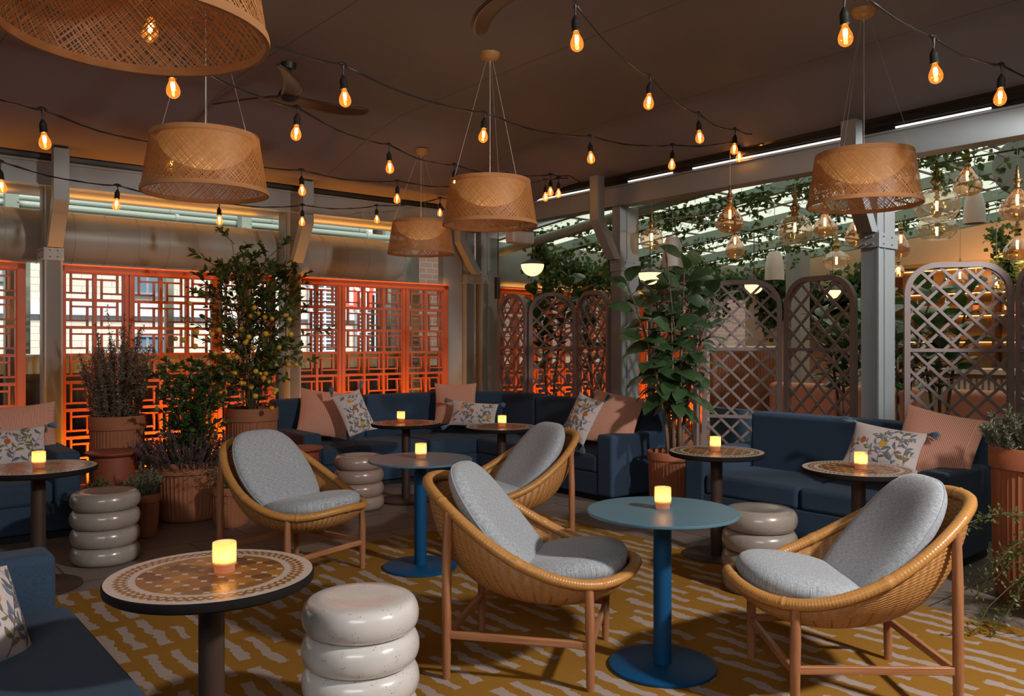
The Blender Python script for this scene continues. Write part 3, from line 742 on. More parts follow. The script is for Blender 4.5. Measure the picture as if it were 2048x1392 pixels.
def stool(x, y, mt, lb, R0=.225, H=.485, z=.001):
    n = 4; h = H/n; prof = [(0, .0), (R0*.80, 0), (R0*.84, .006)]
    for k in range(n):
        for i in range(13):
            a = -PI/2+PI*i/12
            if k == n-1 and i > 11: break
            prof.append((R0-.052+.052*math.cos(a)**.75 if math.cos(a) > 0 else R0-.052, h*k+h/2+h*.5*math.sin(a)))
    prof = [p for p in prof]; prof += [(R0*.70, H-.001), (R0*.62, H), (R0*.45, H-.006), (R0*.2, H-.008), (0, H-.008)]
    prof[3] = (R0*.84, .01)
    rr = random.Random(int(x*100)); ph = [rr.random()*6 for _ in range(4)]
    mb = MB(); mb.lathe(prof, 72, flute=lambda k, t: 1+.006*math.sin(2*t+ph[0]+k*.13)+.004*math.sin(3*t+ph[1]+k*.31))
    o = mb.build('ringed_stool', mt, smooth=9, loc=(x, y, z)); tag(o, lb, 'stool', 'ringed ceramic stools'); return o
stool(-.586, 3.2, cer_w, 'white ringed ceramic stool in the foreground beside the mosaic table', H=.505, z=RUGZ)
stool(-2.80, 5.68, cer_g, 'grey ringed ceramic stool near the planters on the left', .222)
stool(-1.39, 7.5, cer_t, 'taupe ringed ceramic stool at the corner sofa, half behind the blue table')
stool(1.50, 5.0, cer_g, 'grey ringed ceramic stool between the blue table and right wicker chair', .222, .50)
# ================================================================ CANDLES
vm = bpy.data.materials.new('frosted_votive'); vm.use_nodes = True; nt = vm.node_tree; nt.nodes.clear(); out = N(nt, 'ShaderNodeOutputMaterial')
tl = N(nt, 'ShaderNodeBsdfTranslucent'); tl.inputs[0].default_value = (.98, .78, .52, 1); tr = N(nt, 'ShaderNodeBsdfTransparent'); tr.inputs[0].default_value = (1, .85, .6, 1)
df = N(nt, 'ShaderNodeBsdfPrincipled'); df.inputs['Base Color'].default_value = (.75, .6, .45, 1); df.inputs['Roughness'].default_value = .35
m1 = N(nt, 'ShaderNodeMixShader', i_0=.22); L(nt, tl.outputs[0], m1.inputs[1]); L(nt, tr.outputs[0], m1.inputs[2])
m2 = N(nt, 'ShaderNodeMixShader', i_0=.22); L(nt, m1.outputs[0], m2.inputs[1]); L(nt, df.outputs[0], m2.inputs[2]); L(nt, m2.outputs[0], out.inputs[0])
def make_candle(lb):
    t = thing('votive_candle', lb, 'candle', group='frosted glass votive candles'); r = .0375
    fl = lambda k, th: 1+.018*math.cos(24*th) if 5 < k < 13 or 15 < k else 1
    prof = [(0, .002), (r*.84, .0), (r*.88, .003), (r*.88, .02), (r*.9, .022), (r*.98, .0235), (r, .026), (r, .04), (r, .06), (r, .08), (r, .096), (r*.99, .098), (r*.94, .098), (r*.93, .096), (r*.93, .03), (r*.8, .026), (0, .024)]
    mb = MB(); mb.lathe(prof, 192, flute=fl); mb.build('glass_holder', vm, t, smooth=.9)
    mb = MB(); mb.lathe([(0, .026), (.030, .026), (.030, .038), (.026, .0385), (0, .0375)], 24); mb.build('wax', M['wax'], t, smooth=.7)
    mb = MB(); mb.lathe([(0, .040), (.004, .044), (.0058, .050), (.004, .060), (.0015, .068), (0, .071)], 10); f = mb.build('flame', M['flame'], t, smooth=9)
    lamp('candle_light', 'POINT', (0, 0, .058), 1.35, (1, .58, .24), t, shadow_soft_size=.014)
    return t
cands = [(-.955, 2.74, 'lit votive candle on the foreground mosaic table'), (.70, 3.83, 'lit votive candle on the foreground blue table'), (-.607, 5.50, 'lit votive candle on the further blue table'),
         (2.11, 4.99, 'lit votive candle on the mosaic table nearest the striped cushion'), (1.435, 5.82, 'lit votive candle on the mosaic table by the rubber plant'), (-1.07, 7.95, 'lit votive candle on the mosaic table left in front of the corner sofa'),
         (-.09, 7.52, 'lit votive candle on the mosaic table behind the grey chair'), (-2.885, 5.03, 'lit votive candle on the mosaic table before the far left sofa')]
c0 = make_candle(cands[0][2])
for i, (x, y, lb) in enumerate(cands):
    z = .742 if not i in (1, 2) else .733
    if i == 0: c0.location = (x, y, z)
    else: dup(c0, (x, y, z), i*.3, lb)
# ================================================================ SOFAS (room-local: x = -q, y = -s)
def blk(par, name, lo, hi, bev=.04, mt=None, seg=4, key='sofa'):
    mb = MB(); mb.box(lo, hi); return mb.build(name, mt or M[key], par, bevel=bev, seg=seg)
def prism(par, name, poly, z0, z1, bev=.04, mt=None):
    mb = MB(); mb.prism(poly, z0, z1); return mb.build(name, mt or M['sofa'], par, bevel=bev, seg=4)
def place_room(t, x, y): t.location = W(-y, -x); t.rotation_euler = (0, 0, PHI)
# far left sofa
t = thing('sofa', 'navy cloth sofa at the far left, one arm showing beside the planters', 'sofa', group='navy cloth sofas'); room(t)
blk(t, 'plinth', (-7.6, -1.58, 0), (-5.1, -.78, .07), .004, M['plinth']); blk(t, 'seat_base', (-7.6, -1.62, .06), (-5.2, -.76, .27), .015)
blk(t, 'seat_cushion', (-6.42, -1.63, .265), (-5.255, -.9, .44)); blk(t, 'seat_cushion', (-7.6, -1.63, .265), (-6.43, -.9, .44))
blk(t, 'backrest', (-7.6, -.98, .2), (-5.255, -.76, .84)); blk(t, 'arm', (-5.25, -1.64, .06), (-5.07, -.75, .66), .03)
# corner sofa
t = thing('corner_sofa', 'large navy corner sofa under the orange screen and narrow trellis', 'sofa', group='navy cloth sofas'); room(t)
bA, fA, bB, fB = .25, 1.19, .15, 1.0; qe, se = 2.80, 3.22
blk(t, 'plinth', (-qe-.15, -fA+.06, 0), (-.9, -.4, .07), .004, M['plinth']); blk(t, 'plinth', (-fB+.06, -se-.15, 0), (-.25, -.9, .07), .004, M['plinth'])
prism(t, 'seat_base', [(-qe, -fA+.01), (-1.52, -fA+.01), (-fB+.01, -1.33), (-fB+.01, -se), (-bB-.02, -se), (-bB-.02, -.95), (-.95, -bA-.02), (-qe, -bA-.02)], .06, .27, .012)
blk(t, 'seat_cushion', (-qe+.005, -fA, .265), (-1.53, -bA-.2, .44)); 
prism(t, 'seat_cushion', [(-1.52, -fA), (-fB, -1.33), (-bB-.15, -1.33), (-bB-.15, -.95), (-.95, -bA-.15), (-1.52, -bA-.15)], .265, .44, .035)
blk(t, 'seat_cushion', (-fB, -2.27, .265), (-bB-.2, -1.34, .44)); blk(t, 'seat_cushion', (-fB, -se+.005, .265), (-bB-.2, -2.28, .44))
blk(t, 'backrest', (-qe-.17, -bA-.22, .1), (-1.9, -bA, .90)); blk(t, 'backrest', (-1.895, -bA-.22, .1), (-.96, -bA, .905))
prism(t, 'backrest', [(-.955, -bA), (-bB, -.955), (-bB-.22, -1.04), (-1.04, -bA-.22)], .1, .915)
blk(t, 'backrest', (-bB-.22, -1.6, .1), (-bB, -.965, .91)); blk(t, 'backrest', (-bB-.22, -se-.17, .1), (-bB, -1.605, .90))
blk(t, 'arm', (-qe-.2, -fA, .06), (-qe, -bA-.19, .60), .03); blk(t, 'arm', (-fB, -se-.2, .06), (-bB-.19, -se, .64), .03)
# right sofa
t = thing('sofa', 'navy cloth sofa on the right in front of the wide trellis screens', 'sofa', group='navy cloth sofas'); room(t)
s0, s1, bk, fr_ = 4.32, 6.42, .2, 1.08
blk(t, 'plinth', (-fr_+.06, -s1+.05, 0), (-bk-.1, -s0-.05, .07), .004, M['plinth']); blk(t, 'seat_base', (-fr_+.01, -s1+.1, .06), (-bk-.02, -s0-.1, .27), .012)
mid = (s0+s1)/2
blk(t, 'seat_cushion', (-fr_, -s1+.205, .265), (-bk-.2, -mid-.004, .44)); blk(t, 'seat_cushion', (-fr_, -mid+.004, .265), (-bk-.2, -s0-.205, .44))
blk(t, 'backrest', (-bk-.22, -s1+.02, .1), (-bk, -s0-.19, .905)); blk(t, 'arm', (-fr_, -s0-.2, .06), (-bk-.02, -s0, .62), .03); blk(t, 'arm', (-fr_, -s1, .06), (-bk-.19, -s1+.2, .66), .035)
# near left sofa
t = thing('sofa', 'navy cloth sofa cut off at the lower left corner beside the foreground mosaic table', 'sofa', group='navy cloth sofas'); room(t)
blk(t, 'plinth', (-6.8, -7.2, 0), (-5.88, -4.85, .07), .004, M['plinth']); blk(t, 'seat_base', (-6.8, -7.2, .06), (-5.83, -4.85, .27), .012)
blk(t, 'seat_cushion', (-6.55, -7.2, .265), (-5.815, -4.995, .45), .045); blk(t, 'backrest', (-6.8, -7.2, .1), (-6.57, -4.79, .88)); blk(t, 'arm', (-6.8, -4.985, .06), (-5.86, -4.79, .655), .04)
# ================================================================ SCATTER CUSHIONS
m, nt, b = mat('striped_cotton'); tc = N(nt, 'ShaderNodeTexCoord'); sp = N(nt, 'ShaderNodeSeparateXYZ'); L(nt, tc.outputs['UV'], sp.inputs[0])
inr = math_(nt, 'LESS_THAN', math_(nt, 'ABSOLUTE', sp.outputs[0]), .212)
co = math_(nt, 'ADD', math_(nt, 'MULTIPLY', sp.outputs[0], inr), math_(nt, 'MULTIPLY', sp.outputs[1], math_(nt, 'SUBTRACT', 1.0, inr)))
st = math_(nt, 'GREATER_THAN', math_(nt, 'FRACT', math_(nt, 'DIVIDE', co, .0115)), .48)
L(nt, mixc(nt, st, (.78, .50, .38), (.48, .15, .085)), b.inputs['Base Color']); b.inputs['Roughness'].default_value = .9; b.inputs['Sheen Weight'].default_value = .2; M['stripe'] = m
M['floral'] = simple('printed_cotton', (.62, .55, .54), .9, 0, .05, 30, .1, 300)
PR = [simple('print_'+n, c, .9, 0, .2, 40) for n, c in (('slate', (.13, .15, .18)), ('olive', (.20, .17, .07)), ('stem', (.15, .10, .09)), ('orange', (.45, .12, .03)), ('yellow', (.60, .33, .03)), ('blue', (.17, .20, .28)))]
def pil_pt(u, v, w, h, T, sg=1, off=0):
    x = w/2*u*(1-.075*(1-v*v)); y = h/2*v*(1-.075*(1-u*u))
    e = max(0, (1-u**4)*(1-v**4))
    z = T/2*e**.62*(.62+.38*(1-u*u)*(1-v*v))
    return Vector((x, y, sg*(z+off)))
def pillow_mesh(w, h, T, floral=None, seed=1):
    mb = MB(); n = 26; q = lambda t: math.sin((t*2-1)*PI/2)
    for sg in (1, -1):
        vs = []; uvs = []
        for i in range(n+1):
            for j in range(n+1):
                u, v = q(i/n), q(j/n); vs.append(pil_pt(u, v, w, h, T, sg)); uvs.append((u*w/2, v*h/2))
        fs = []
        for i in range(n):
            for j in range(n):
                a = i*(n+1)+j; f = (a, a+n+1, a+n+2, a+1); fs.append(f if sg > 0 else f[::-1])
        mb.add(vs, fs, uvs)
    if floral:
        rr = random.Random(seed)
        S = lambda x, y, o=.0012: pil_pt(max(-.97, min(.97, x/(w/2))), max(-.97, min(.97, y/(h/2))), w, h, T, 1, o)
        ok = lambda x, y: abs(x) < w/2*.95 and abs(y) < h/2*.95
        def ribbon(pts, wd, mi):
            mb.cur = mi; vs = []
            for i, (x, y) in enumerate(pts):
                x2, y2 = pts[min(i+1, len(pts)-1)]; x1, y1 = pts[max(i-1, 0)]; dx, dy = x2-x1, y2-y1; l = math.hypot(dx, dy)+1e-9
                ww = wd*(1-.5*i/len(pts)); vs += [S(x-dy/l*ww, y+dx/l*ww), S(x+dy/l*ww, y-dx/l*ww)]
            mb.add(vs, [(2*i, 2*i+1, 2*i+3, 2*i+2) for i in range(len(pts)-1)], [(0, 0)]*len(vs))
        def lf(x, y, a, ln, mi):
            mb.cur = mi; vs = []; k = 6
            for i in range(k+1):
                t = i/k; ww = ln*.17*math.sin(PI*t)**.8; cx = x+math.cos(a)*ln*t-math.sin(a)*ln*.12*math.sin(PI*t); cy = y+math.sin(a)*ln*t+math.cos(a)*ln*.12*math.sin(PI*t)
                vs += [S(cx-math.sin(a)*ww, cy+math.cos(a)*ww, .0018), S(cx, cy, .002), S(cx+math.sin(a)*ww, cy-math.cos(a)*ww, .0018)]
            fs = []
            for i in range(k): fs += [(3*i, 3*i+1, 3*i+4, 3*i+3), (3*i+1, 3*i+2, 3*i+5, 3*i+4)]
            mb.add(vs, [f[::-1] for f in fs], [(0, 0)]*len(vs))
        def fruit(x, y, r, mi):
            mb.cur = mi; k = 14; vs = [S(x, y, .0035)]+[S(x+r*math.cos(2*PI*i/k)*(1+.08*math.sin(3*i)), y+r*1.08*math.sin(2*PI*i/k), .0028) for i in range(k)]
            mb.add(vs, [(0, 1+i, 1+(i+1) % k) for i in range(k)], [(0, 0)]*len(vs))
        nb = max(3, int(round(w/.105)))
        for bi in range(nb):
            x = -w/2+w*(bi+.35+.3*rr.random())/nb; y = -h/2*.92; a = PI/2+rr.uniform(-.35, .35); pts = []; cv = rr.choice((-1, 1))*rr.uniform(.03, .09); k = 0
            while ok(x, y) and k < 34:
                pts.append((x, y)); x += math.cos(a)*.014; y += math.sin(a)*.014; a += cv*math.sin(k*.33)+rr.uniform(-.05, .05)
                if k % 2 == 1:
                    sd = rr.choice((-1, 1)) if k % 4 == 1 else -sd if k > 2 else 1
                    la = a+sd*rr.uniform(.6, 1.2); ll = rr.uniform(.045, .072); ex, ey = x+math.cos(la)*ll, y+math.sin(la)*ll
                    if ok(ex, ey): lf(x, y, la, ll, rr.choice((1, 1, 2, 6)))
                if k % 9 == 6:
                    sd2 = rr.choice((-1, 1)); ba = a+sd2*1.0; bx, by = x, y; bp = []
                    for q_ in range(7):
                        if not ok(bx, by): break
                        bp.append((bx, by)); bx += math.cos(ba)*.012; by += math.sin(ba)*.012; ba += sd2*.07
                        if q_ % 2 and ok(bx+math.cos(ba+.9)*.04, by+math.sin(ba+.9)*.04): lf(bx, by, ba+rr.choice((-.9, .9)), .04, rr.choice((1, 2, 6)))
                    if len(bp) > 2: ribbon(bp, .0016, 3)
                k += 1
            if len(pts) > 2: ribbon(pts, .0022, 3)
        for fx, fy, mi in floral: fruit(fx, fy, .024, mi)
    return mb
def tassel(par, p, d, ln=.075):
    mb = MB(); d = Vector(d).normalized(); p = Vector(p); o1 = d.orthogonal().normalized(); o2 = d.cross(o1); rr = random.Random(5)
    mb.tube([p, p+d*.012, p+d*.022, p+d*.028], [.008, .012, .011, .007], 10)
    for k in range(44):
        a = rr.random()*2*PI; r = rr.random()**.5; e = o1*math.cos(a)+o2*math.sin(a)
        mb.tube([p+d*.02+e*.006*r, p+d*(.02+ln*.4)+e*.020*r, p+d*(.02+ln*rr.uniform(.85, 1.05))+e*.027*r+Vector((0, 0, 0))], .0021, 4)
    return mb.build('tassel', M['tassel'], par, smooth=9)
def cushion(lb, pos, n, roll, w, h, T, kind, group, seed=1, fruits=(), tas=()):
    t = thing('throw_cushion', lb, 'cushion', group=group)
    n = Vector(n).normalized(); up = Vector((0, 0, 1)); x = up.cross(n).normalized(); y = n.cross(x)
    Mx = Matrix((x, y, n)).transposed().to_4x4() @ Matrix.Rotation(roll, 4, 'Z'); t.matrix_world = Matrix.Translation(Vector(pos)) @ Mx
    if kind == 's': pillow_mesh(w, h, T).build('cover', [M['stripe']], t, smooth=9)
    else:
        pillow_mesh(w, h, T, fruits or [(-.05, .02, 4)], seed).build('cover', [M['floral']]+PR, t, smooth=9)
        for cx, cy in tas: tassel(t, (cx*w/2*.98, cy*h/2*.98, 0), (cx*.75, cy*.25-.35, .35))
    return t
GS, GF = 'striped salmon cushions', 'floral cushions with blue tassels'
nA = BX; nB = -AX
def nn(v, up=.35, side=0): v = Vector(v); return v+Vector((0, 0, up))+v.cross(Vector((0, 0, 1)))*side
cushion('striped salmon cushion at the left arm of the corner sofa', P(647, 827, 8.78), nn(nA, .45, .35), -.14, .53, .53, .17, 's', GS)
cushion('floral cushion standing on end against the left striped cushion of the corner sofa', P(709, 826, 8.62), nn(nA, .5, .05), 1.80, .48, .34, .15, 'f', GF, 2, [(.03, .02, 4), (-.16, 0, 5), (.13, .04, 4+1)], [(1, 1), (1, -1), (-1, 1)])
cushion('striped salmon cushion in the angle of the corner sofa', P(911, 808, 9.72), nn(nA+nB*.75, .3), .0, .50, .50, .16, 's', GS)
cushion('long floral cushion lying in the angle of the corner sofa', P(947, 829, 9.35), nn(nA*.7+nB, .4), -.06, .56, .29, .13, 'f', GF, 3, [(-.13, .07, 5), (.0, .03, 4), (.22, -.02, 5)], [(-1, 1), (1, 1), (-1, -1)])
cushion('striped salmon cushion at the right arm of the corner sofa', P(1225, 838, 8.02), nn(nB, .5, -.45), -.16, .54, .54, .17, 's', GS)
cushion('floral cushion standing on end beside the right striped cushion of the corner sofa', P(1163, 837, 8.1), nn(nB, .45, -.15), 1.32, .48, .34, .15, 'f', GF, 4, [(.12, .10, 5), (.13, -.02, 5), (-.02, .02, 4), (.05, -.08, 4)], [(1, -1), (-1, 1), (-1, -1)])
cushion('striped salmon cushion at the right arm of the right sofa', P(1872, 892, 5.72), nn(nB, .55, -.25), -.20, .53, .53, .17, 's', GS)
cushion('floral cushion leaning on the right sofa back behind a mosaic table', P(1768, 897, 5.85), nn(nB, .5, .0), -.10, .54, .33, .15, 'f', GF, 6, [(-.14, .02, 4), (.02, .01, 5)], [(-1, 1), (1, 1)])
cushion('striped salmon cushion on the far left sofa beside its arm', P(38, 872, 6.75), nn(nA, .35, .1), .05, .56, .54, .16, 's', GS)
cushion('floral cushion on the far left sofa in front of the striped one', P(22, 897, 6.5), nn(nA, .45, .05), .03, .50, .34, .15, 'f', GF, 8, [(-.03, .04, 4), (.17, -.11, 5)], [(1, 1)])
cushion('floral cushion cut off at the lower left edge on the near sofa', W(5.52, 6.23, .60), nn(AX*.75+BX*.62, .5), -.25, .54, .36, .17, 'f', GF, 9, [(.06, .04, 5), (-.1, .02, 4)], [(1, -1)])
# ================================================================ PLANTERS AND PLANTS
def pot(t, r, h, key='terracotta', band=.14, nf=44, taper=.0, name='pot'):
    b_ = h*band if h > .5 else h*.2
    prof = [(0, 0), (r*(.80-taper), 0), (r*(.88-taper), .02*h/.5)]
    for k in range(1, 11):
        z = h*.06+(h-b_-h*.06)*k/10; prof.append((r*(.95-taper*(1-k/10)-.06*(1-k/10)**3), z))
    prof += [(r*.955, h-b_), (r*1.0, h-b_+.004), (r, h-.006), (r*.985, h), (r*.93, h), (r*.91, h-.03), (r*.89, h-.06), (0, h-.06)]
    fl = lambda k, th: 1-.030*(abs(math.sin(nf*th/2))**.55 if 1 < k < 13 else 0)
    mb = MB(); mb.lathe(prof[:-3], 264, flute=fl); o = mb.build(name, M[key], t, smooth=.9)
    mb = MB(); mb.lathe([(r*.90, h-.05), (r*.5, h-.03), (0, h-.035)], 32); mb.build('soil', M['soil'], t, smooth=9)
    return o
def rnd(a, b): return R.uniform(a, b)
def vrand(): 
    v = Vector((R.gauss(0, 1), R.gauss(0, 1), R.gauss(0, 1))); return v.normalized()
def needles(t, base, r, h, ns, nl, ln, w, mats, lean=.25, name='foliage', up=.5, stem_r=.0022, seg=2):
    "upright stems clothed in narrow leaves"
    ms = MB(); ml = MB()
    for k in range(ns):
        a = rnd(0, 2*PI); rr = r*R.random()**.6; p = Vector(base)+Vector((math.cos(a)*rr, math.sin(a)*rr, 0)); hh = h*rnd(.55, 1)*(1.05-.45*rr/r)
        d = Vector((math.cos(a)*lean*rr/r+rnd(-.08, .08), math.sin(a)*lean*rr/r+rnd(-.08, .08), 1)).normalized(); bend = vrand()*.1
        pts = [p+d*hh*q+bend*hh*q*q for q in (0, .35, .7, 1)]; ms.tube(pts, [stem_r*1.4, stem_r*1.2, stem_r, stem_r*.5], 5)
        for j in range(nl):
            q = rnd(.06, 1); pp = p+d*hh*q+bend*hh*q*q; dr = (vrand()*.9+d*(up+rnd(0, .4))).normalized()
            ml.cur = R.randrange(len(mats)); ml.leaf(pp, dr, vrand(), ln*rnd(.7, 1.2), w, .1, .1, seg)
    ms.build('stems', M['stem_g'], t, smooth=9); return ml.build(name, [M[k] for k in mats], t, smooth=9)
def bush(t, base, h, spread, ns, nb, nl, ln, w, mats, first=.25, name='foliage', stem='stem', sr=.008, seg=3, droop=0, r0=.05, shape=None, lowleaf=.3, pts_out=None):
    "woody stems with side twigs and leaves"
    ms = MB(); ml = MB(); tips = []
    for k in range(ns):
        a = 2*PI*k/ns+rnd(-.4, .4); p = Vector(base)+Vector((math.cos(a), math.sin(a), 0))*r0*rnd(.3, 1); hh = h*rnd(.8, 1); out = spread*rnd(.2, .75)
        f = lambda q: p+Vector((math.cos(a)*out*q**1.4, math.sin(a)*out*q**1.4, hh*q))
        off = [vrand()*.02 for _ in range(7)]
        ms.tube([f(q/6)+off[q]*(q/6) for q in range(7)], [sr*(1-.75*q/6) for q in range(7)], 7)
        for j in range(nb):
            q = first+(1-first)*((j+R.random())/nb); c = f(q); a2 = rnd(0, 2*PI); l2 = spread*rnd(.35, .8)*(shape(q) if shape else (1-.5*q)); d = Vector((math.cos(a2), math.sin(a2), rnd(.1, .9)-droop)).normalized()
            e = [c+d*l2*s+Vector((0, 0, -droop*l2*s*s*.5)) for s in (0, .33, .66, 1)]; ms.tube(e, [sr*.45, sr*.36, sr*.28, sr*.12], 5)
            tips.append((e[-1], d))
            for i in range(nl):
                s = rnd(lowleaf, 1.0); pp = c+d*l2*s+Vector((0, 0, -droop*l2*s*s*.5)); dr = (d*.7+vrand()*.8+Vector((0, 0, .25-droop*.5))).normalized()
                ml.cur = R.randrange(len(mats)); ml.leaf(pp, dr, Vector((0, 0, 1))+vrand()*.7, ln*rnd(.65, 1.2), w*rnd(.8, 1.1), .2, .12, seg)
    ms.build('stems', M[stem], t, smooth=9); ml.build(name, [M[k] for k in mats], t, smooth=9); return tips
# tall rosemary pot
t = thing('potted_rosemary', 'tall fluted terracotta pot of upright dry rosemary by the orange screen', 'potted plant', (-3.50, 7.32, .001)); pot(t, .235, .86, nf=46)
needles(t, (0, 0, .82), .2, .98, 110, 120, .032, .009, ['leaf_rosemary', 'leaf_rosemary_dry', 'leaf_rosemary_dry'], .24, up=.5)
# drum side tables
def drum(x, y, z, lb, r=.215):
    t = thing('drum_table', lb, 'table', (x, y, .001), group='rust coloured drum tables')
    mb = MB(); mb.lathe([(0, z-.03), (r-.02, z-.03), (r, z-.012), (r, z-.002), (r-.003, z), (0, z)], 64); mb.build('tabletop', M['rust_metal'], t, smooth=.6)
    mb = MB(); mb.lathe([(0, 0), (r*.82, 0), (r*.83, .01), (r*.82, z-.04), (r*.7, z-.03)], 64); mb.build('drum', M['rust_metal'], t, smooth=.6)
drum(-3.30, 6.83, .605, 'rust drum side table in front of the tall rosemary pot')
drum(-1.88, 7.32, .575, 'rust drum side table half hidden behind the left wicker chair', .2)
# low pots
t = thing('potted_lavender', 'small terracotta pot of silvery lavender beside the grey ringed stool', 'potted plant', (-2.87, 6.42, .001)); pot(t, .125, .33, nf=30, taper=.06)
needles(t, (0, 0, .30), .09, .27, 80, 60, .022, .005, ['leaf_silver', 'leaf_rosemary'], .45, up=1.0)
t = thing('potted_herb', 'small pot of yellowish herb in front of the rust drum table', 'potted plant', (-3.02, 6.05, .001)); pot(t, .11, .33, nf=28)
needles(t, (0, 0, .30), .09, .25, 70, 60, .018, .007, ['leaf_olive'], .5, up=.6)
t = thing('potted_heather', 'wide fluted terracotta pot with purple heather under a laurel bush', 'potted plant', (-2.78, 7.10, .001)); pot(t, .315, .50, nf=52, taper=.03)
bush(t, (0, .05, .46), .86, .40, 11, 13, 17, .062, .032, ['leaf_laurel', 'leaf_laurel', 'leaf_citrus'], .1, stem='stem_g', sr=.006, lowleaf=.2)
needles(t, (0, -.02, .46), .36, .38, 260, 60, .016, .010, ['heather', 'heather', 'heather', 'leaf_laurel'], .85, 'heather_flowers', up=.6)
t = thing('potted_cotoneaster', 'small terracotta pot with trailing dark twigs behind the left wicker chair', 'potted plant', (-2.31, 6.78, .001)); pot(t, .16, .33, nf=32, taper=.05)
bush(t, (0, 0, .3), .25, .42, 10, 7, 16, .018, .010, ['leaf_laurel', 'leaf_olive'], .1, stem='stem', sr=.004, droop=.35, seg=2, lowleaf=0)
# citrus tree
t = thing('citrus_tree', 'potted citrus tree full of small orange fruit before the orange screen', 'tree', (-2.50, 7.92, .001)); pot(t, .25, .88, nf=48)
tips = bush(t, (0, 0, .84), 1.62, .66, 10, 20, 17, .07, .036, ['leaf_citrus', 'leaf_citrus', 'leaf_laurel'], .12, stem='stem_g', sr=.009, shape=lambda q: .45+.75*math.sin(PI*min(1, q*1.0)), lowleaf=.3)
bush(t, (.02, -.05, .84), .35, .34, 7, 5, 16, .03, .016, ['leaf_laurel', 'leaf_olive'], .1, 'low_foliage', 'stem_g', .004, droop=.4, seg=2)
fm = MB(); fm.lathe([(0.0001, -.023), (.012, -.02), (.021, -.009), (.0235, .002), (.020, .014), (.011, .0215), (.0001, .023)], 14)
fme = [fm.mesh('fruit', M['fruit'], 9), fm.mesh('fruit_pale', M['fruit_y'], 9)]
cand = [p for p, d in tips if p.z < 1.95 and p.y < -.08]; R.shuffle(cand); cand.sort(key=lambda p: p.z > 1.65)
for p in (cand+cand)[:52]:
    o = bpy.data.objects.new('citrus_fruit', fme[R.random() < .55]); COL.objects.link(o); o.parent = t; o.location = p+Vector((rnd(-.06, .06), rnd(-.2, -.1), rnd(-.24, -.03))); s = rnd(.8, 1.15); o.scale = (s, s, s)
# rubber plant
t = thing('rubber_plant', 'tall rubber plant with big glossy leaves beside the steel post', 'potted plant', (1.47, 7.5, .001)); pot(t, .24, .52, 'terracotta2', nf=46)
ms = MB(); ml = MB()
STK = [((-.06, -.04), (-.42, -.02, 2.02)), ((.05, -.02), (.10, .0, 2.24)), ((-.02, .05), (-.18, .08, 1.95)), ((.08, .04), (.38, .02, 1.92)), ((.0, 0), (-.05, -.16, 1.72)), ((.05, .06), (.22, .12, 2.02))]
for (bx_, by_), (tx, ty, tz) in STK:
    f = lambda q: Vector((bx_+(tx-bx_)*q**1.7, by_+(ty-by_)*q**1.7, .48+(tz-.48)*q)); ms.tube([f(q/8) for q in range(9)], [.019-.0125*q/8 for q in range(9)], 9)
    n_ = 25
    for k in range(n_):
        q = .34+.66*k/(n_-1); a = k*2.4+bx_*40; c = f(q); el = -.35+1.25*(k/(n_-1))**1.6
        d = Vector((math.cos(a), math.sin(a), el)).normalized(); pe = c+d*.055; ms.tube([c, pe], .004, 5)
        ml.leaf(pe, d+Vector((0, 0, -.1)), Vector((0, 0, .8))+Vector((d.x, d.y, 0))*.5+Vector((0, -.45, 0))+vrand()*.35, rnd(.20, .28), rnd(.125, .16), .2, .08, 7)
ms.tube([(.0, -.1, 1.5), (-.10, -.12, 2.36)], .007, 8)
ms.build('trunk', M['stem'], t, smooth=9); ml.build('foliage', M['leaf_ficus'], t, smooth=9)
# right planter
t = thing('potted_rosemary', 'tall fluted red terracotta planter of rosemary at the right edge', 'potted plant', (3.10, 4.83, .001)); pot(t, .27, .89, 'terracotta2', nf=46)
needles(t, (0, 0, .85), .25, .34, 120, 95, .032, .007, ['leaf_rosemary', 'leaf_rosemary', 'leaf_silver'], .55, up=.7)
t = thing('trailing_cotoneaster', 'terracotta pot of trailing small-leaved twigs at the lower right edge', 'potted plant', (2.98, 4.28, .001)); pot(t, .16, .42, 'terracotta2', nf=32)
ms = MB(); ml = MB()
for k in range(17):
    a = PI+rnd(-1.1, 1.0); l = rnd(.45, .82); up = rnd(.05, .75)
    f = lambda q: Vector((math.cos(a)*l*q, math.sin(a)*l*.6*q, .40+up*l*q*1.3-(.42+.35*(1-up))*q*q*1.1))
    pts = [f(q/9)+vrand()*.012 for q in range(10)]; pts = [Vector((p.x, p.y, max(.02, p.z))) for p in pts]; ms.tube(pts, [.004-.0028*q/9 for q in range(10)], 5)
    for j in range(95):
        q = rnd(.08, 1); i = min(8, int(q*9)); p = pts[i].lerp(pts[i+1], q*9-i); tw = vrand()*rnd(0, .05); ml.leaf(p+tw, tw.normalized()+Vector((0, 0, .3)), vrand(), rnd(.018, .027), .013, .1, .1, 2)
        if j % 3 == 0: ms.tube([p, p+tw], .0012, 4)
ms.build('stems', M['stem_g'], t, smooth=9); ml.build('foliage', [M['leaf_citrus']], t, smooth=9)
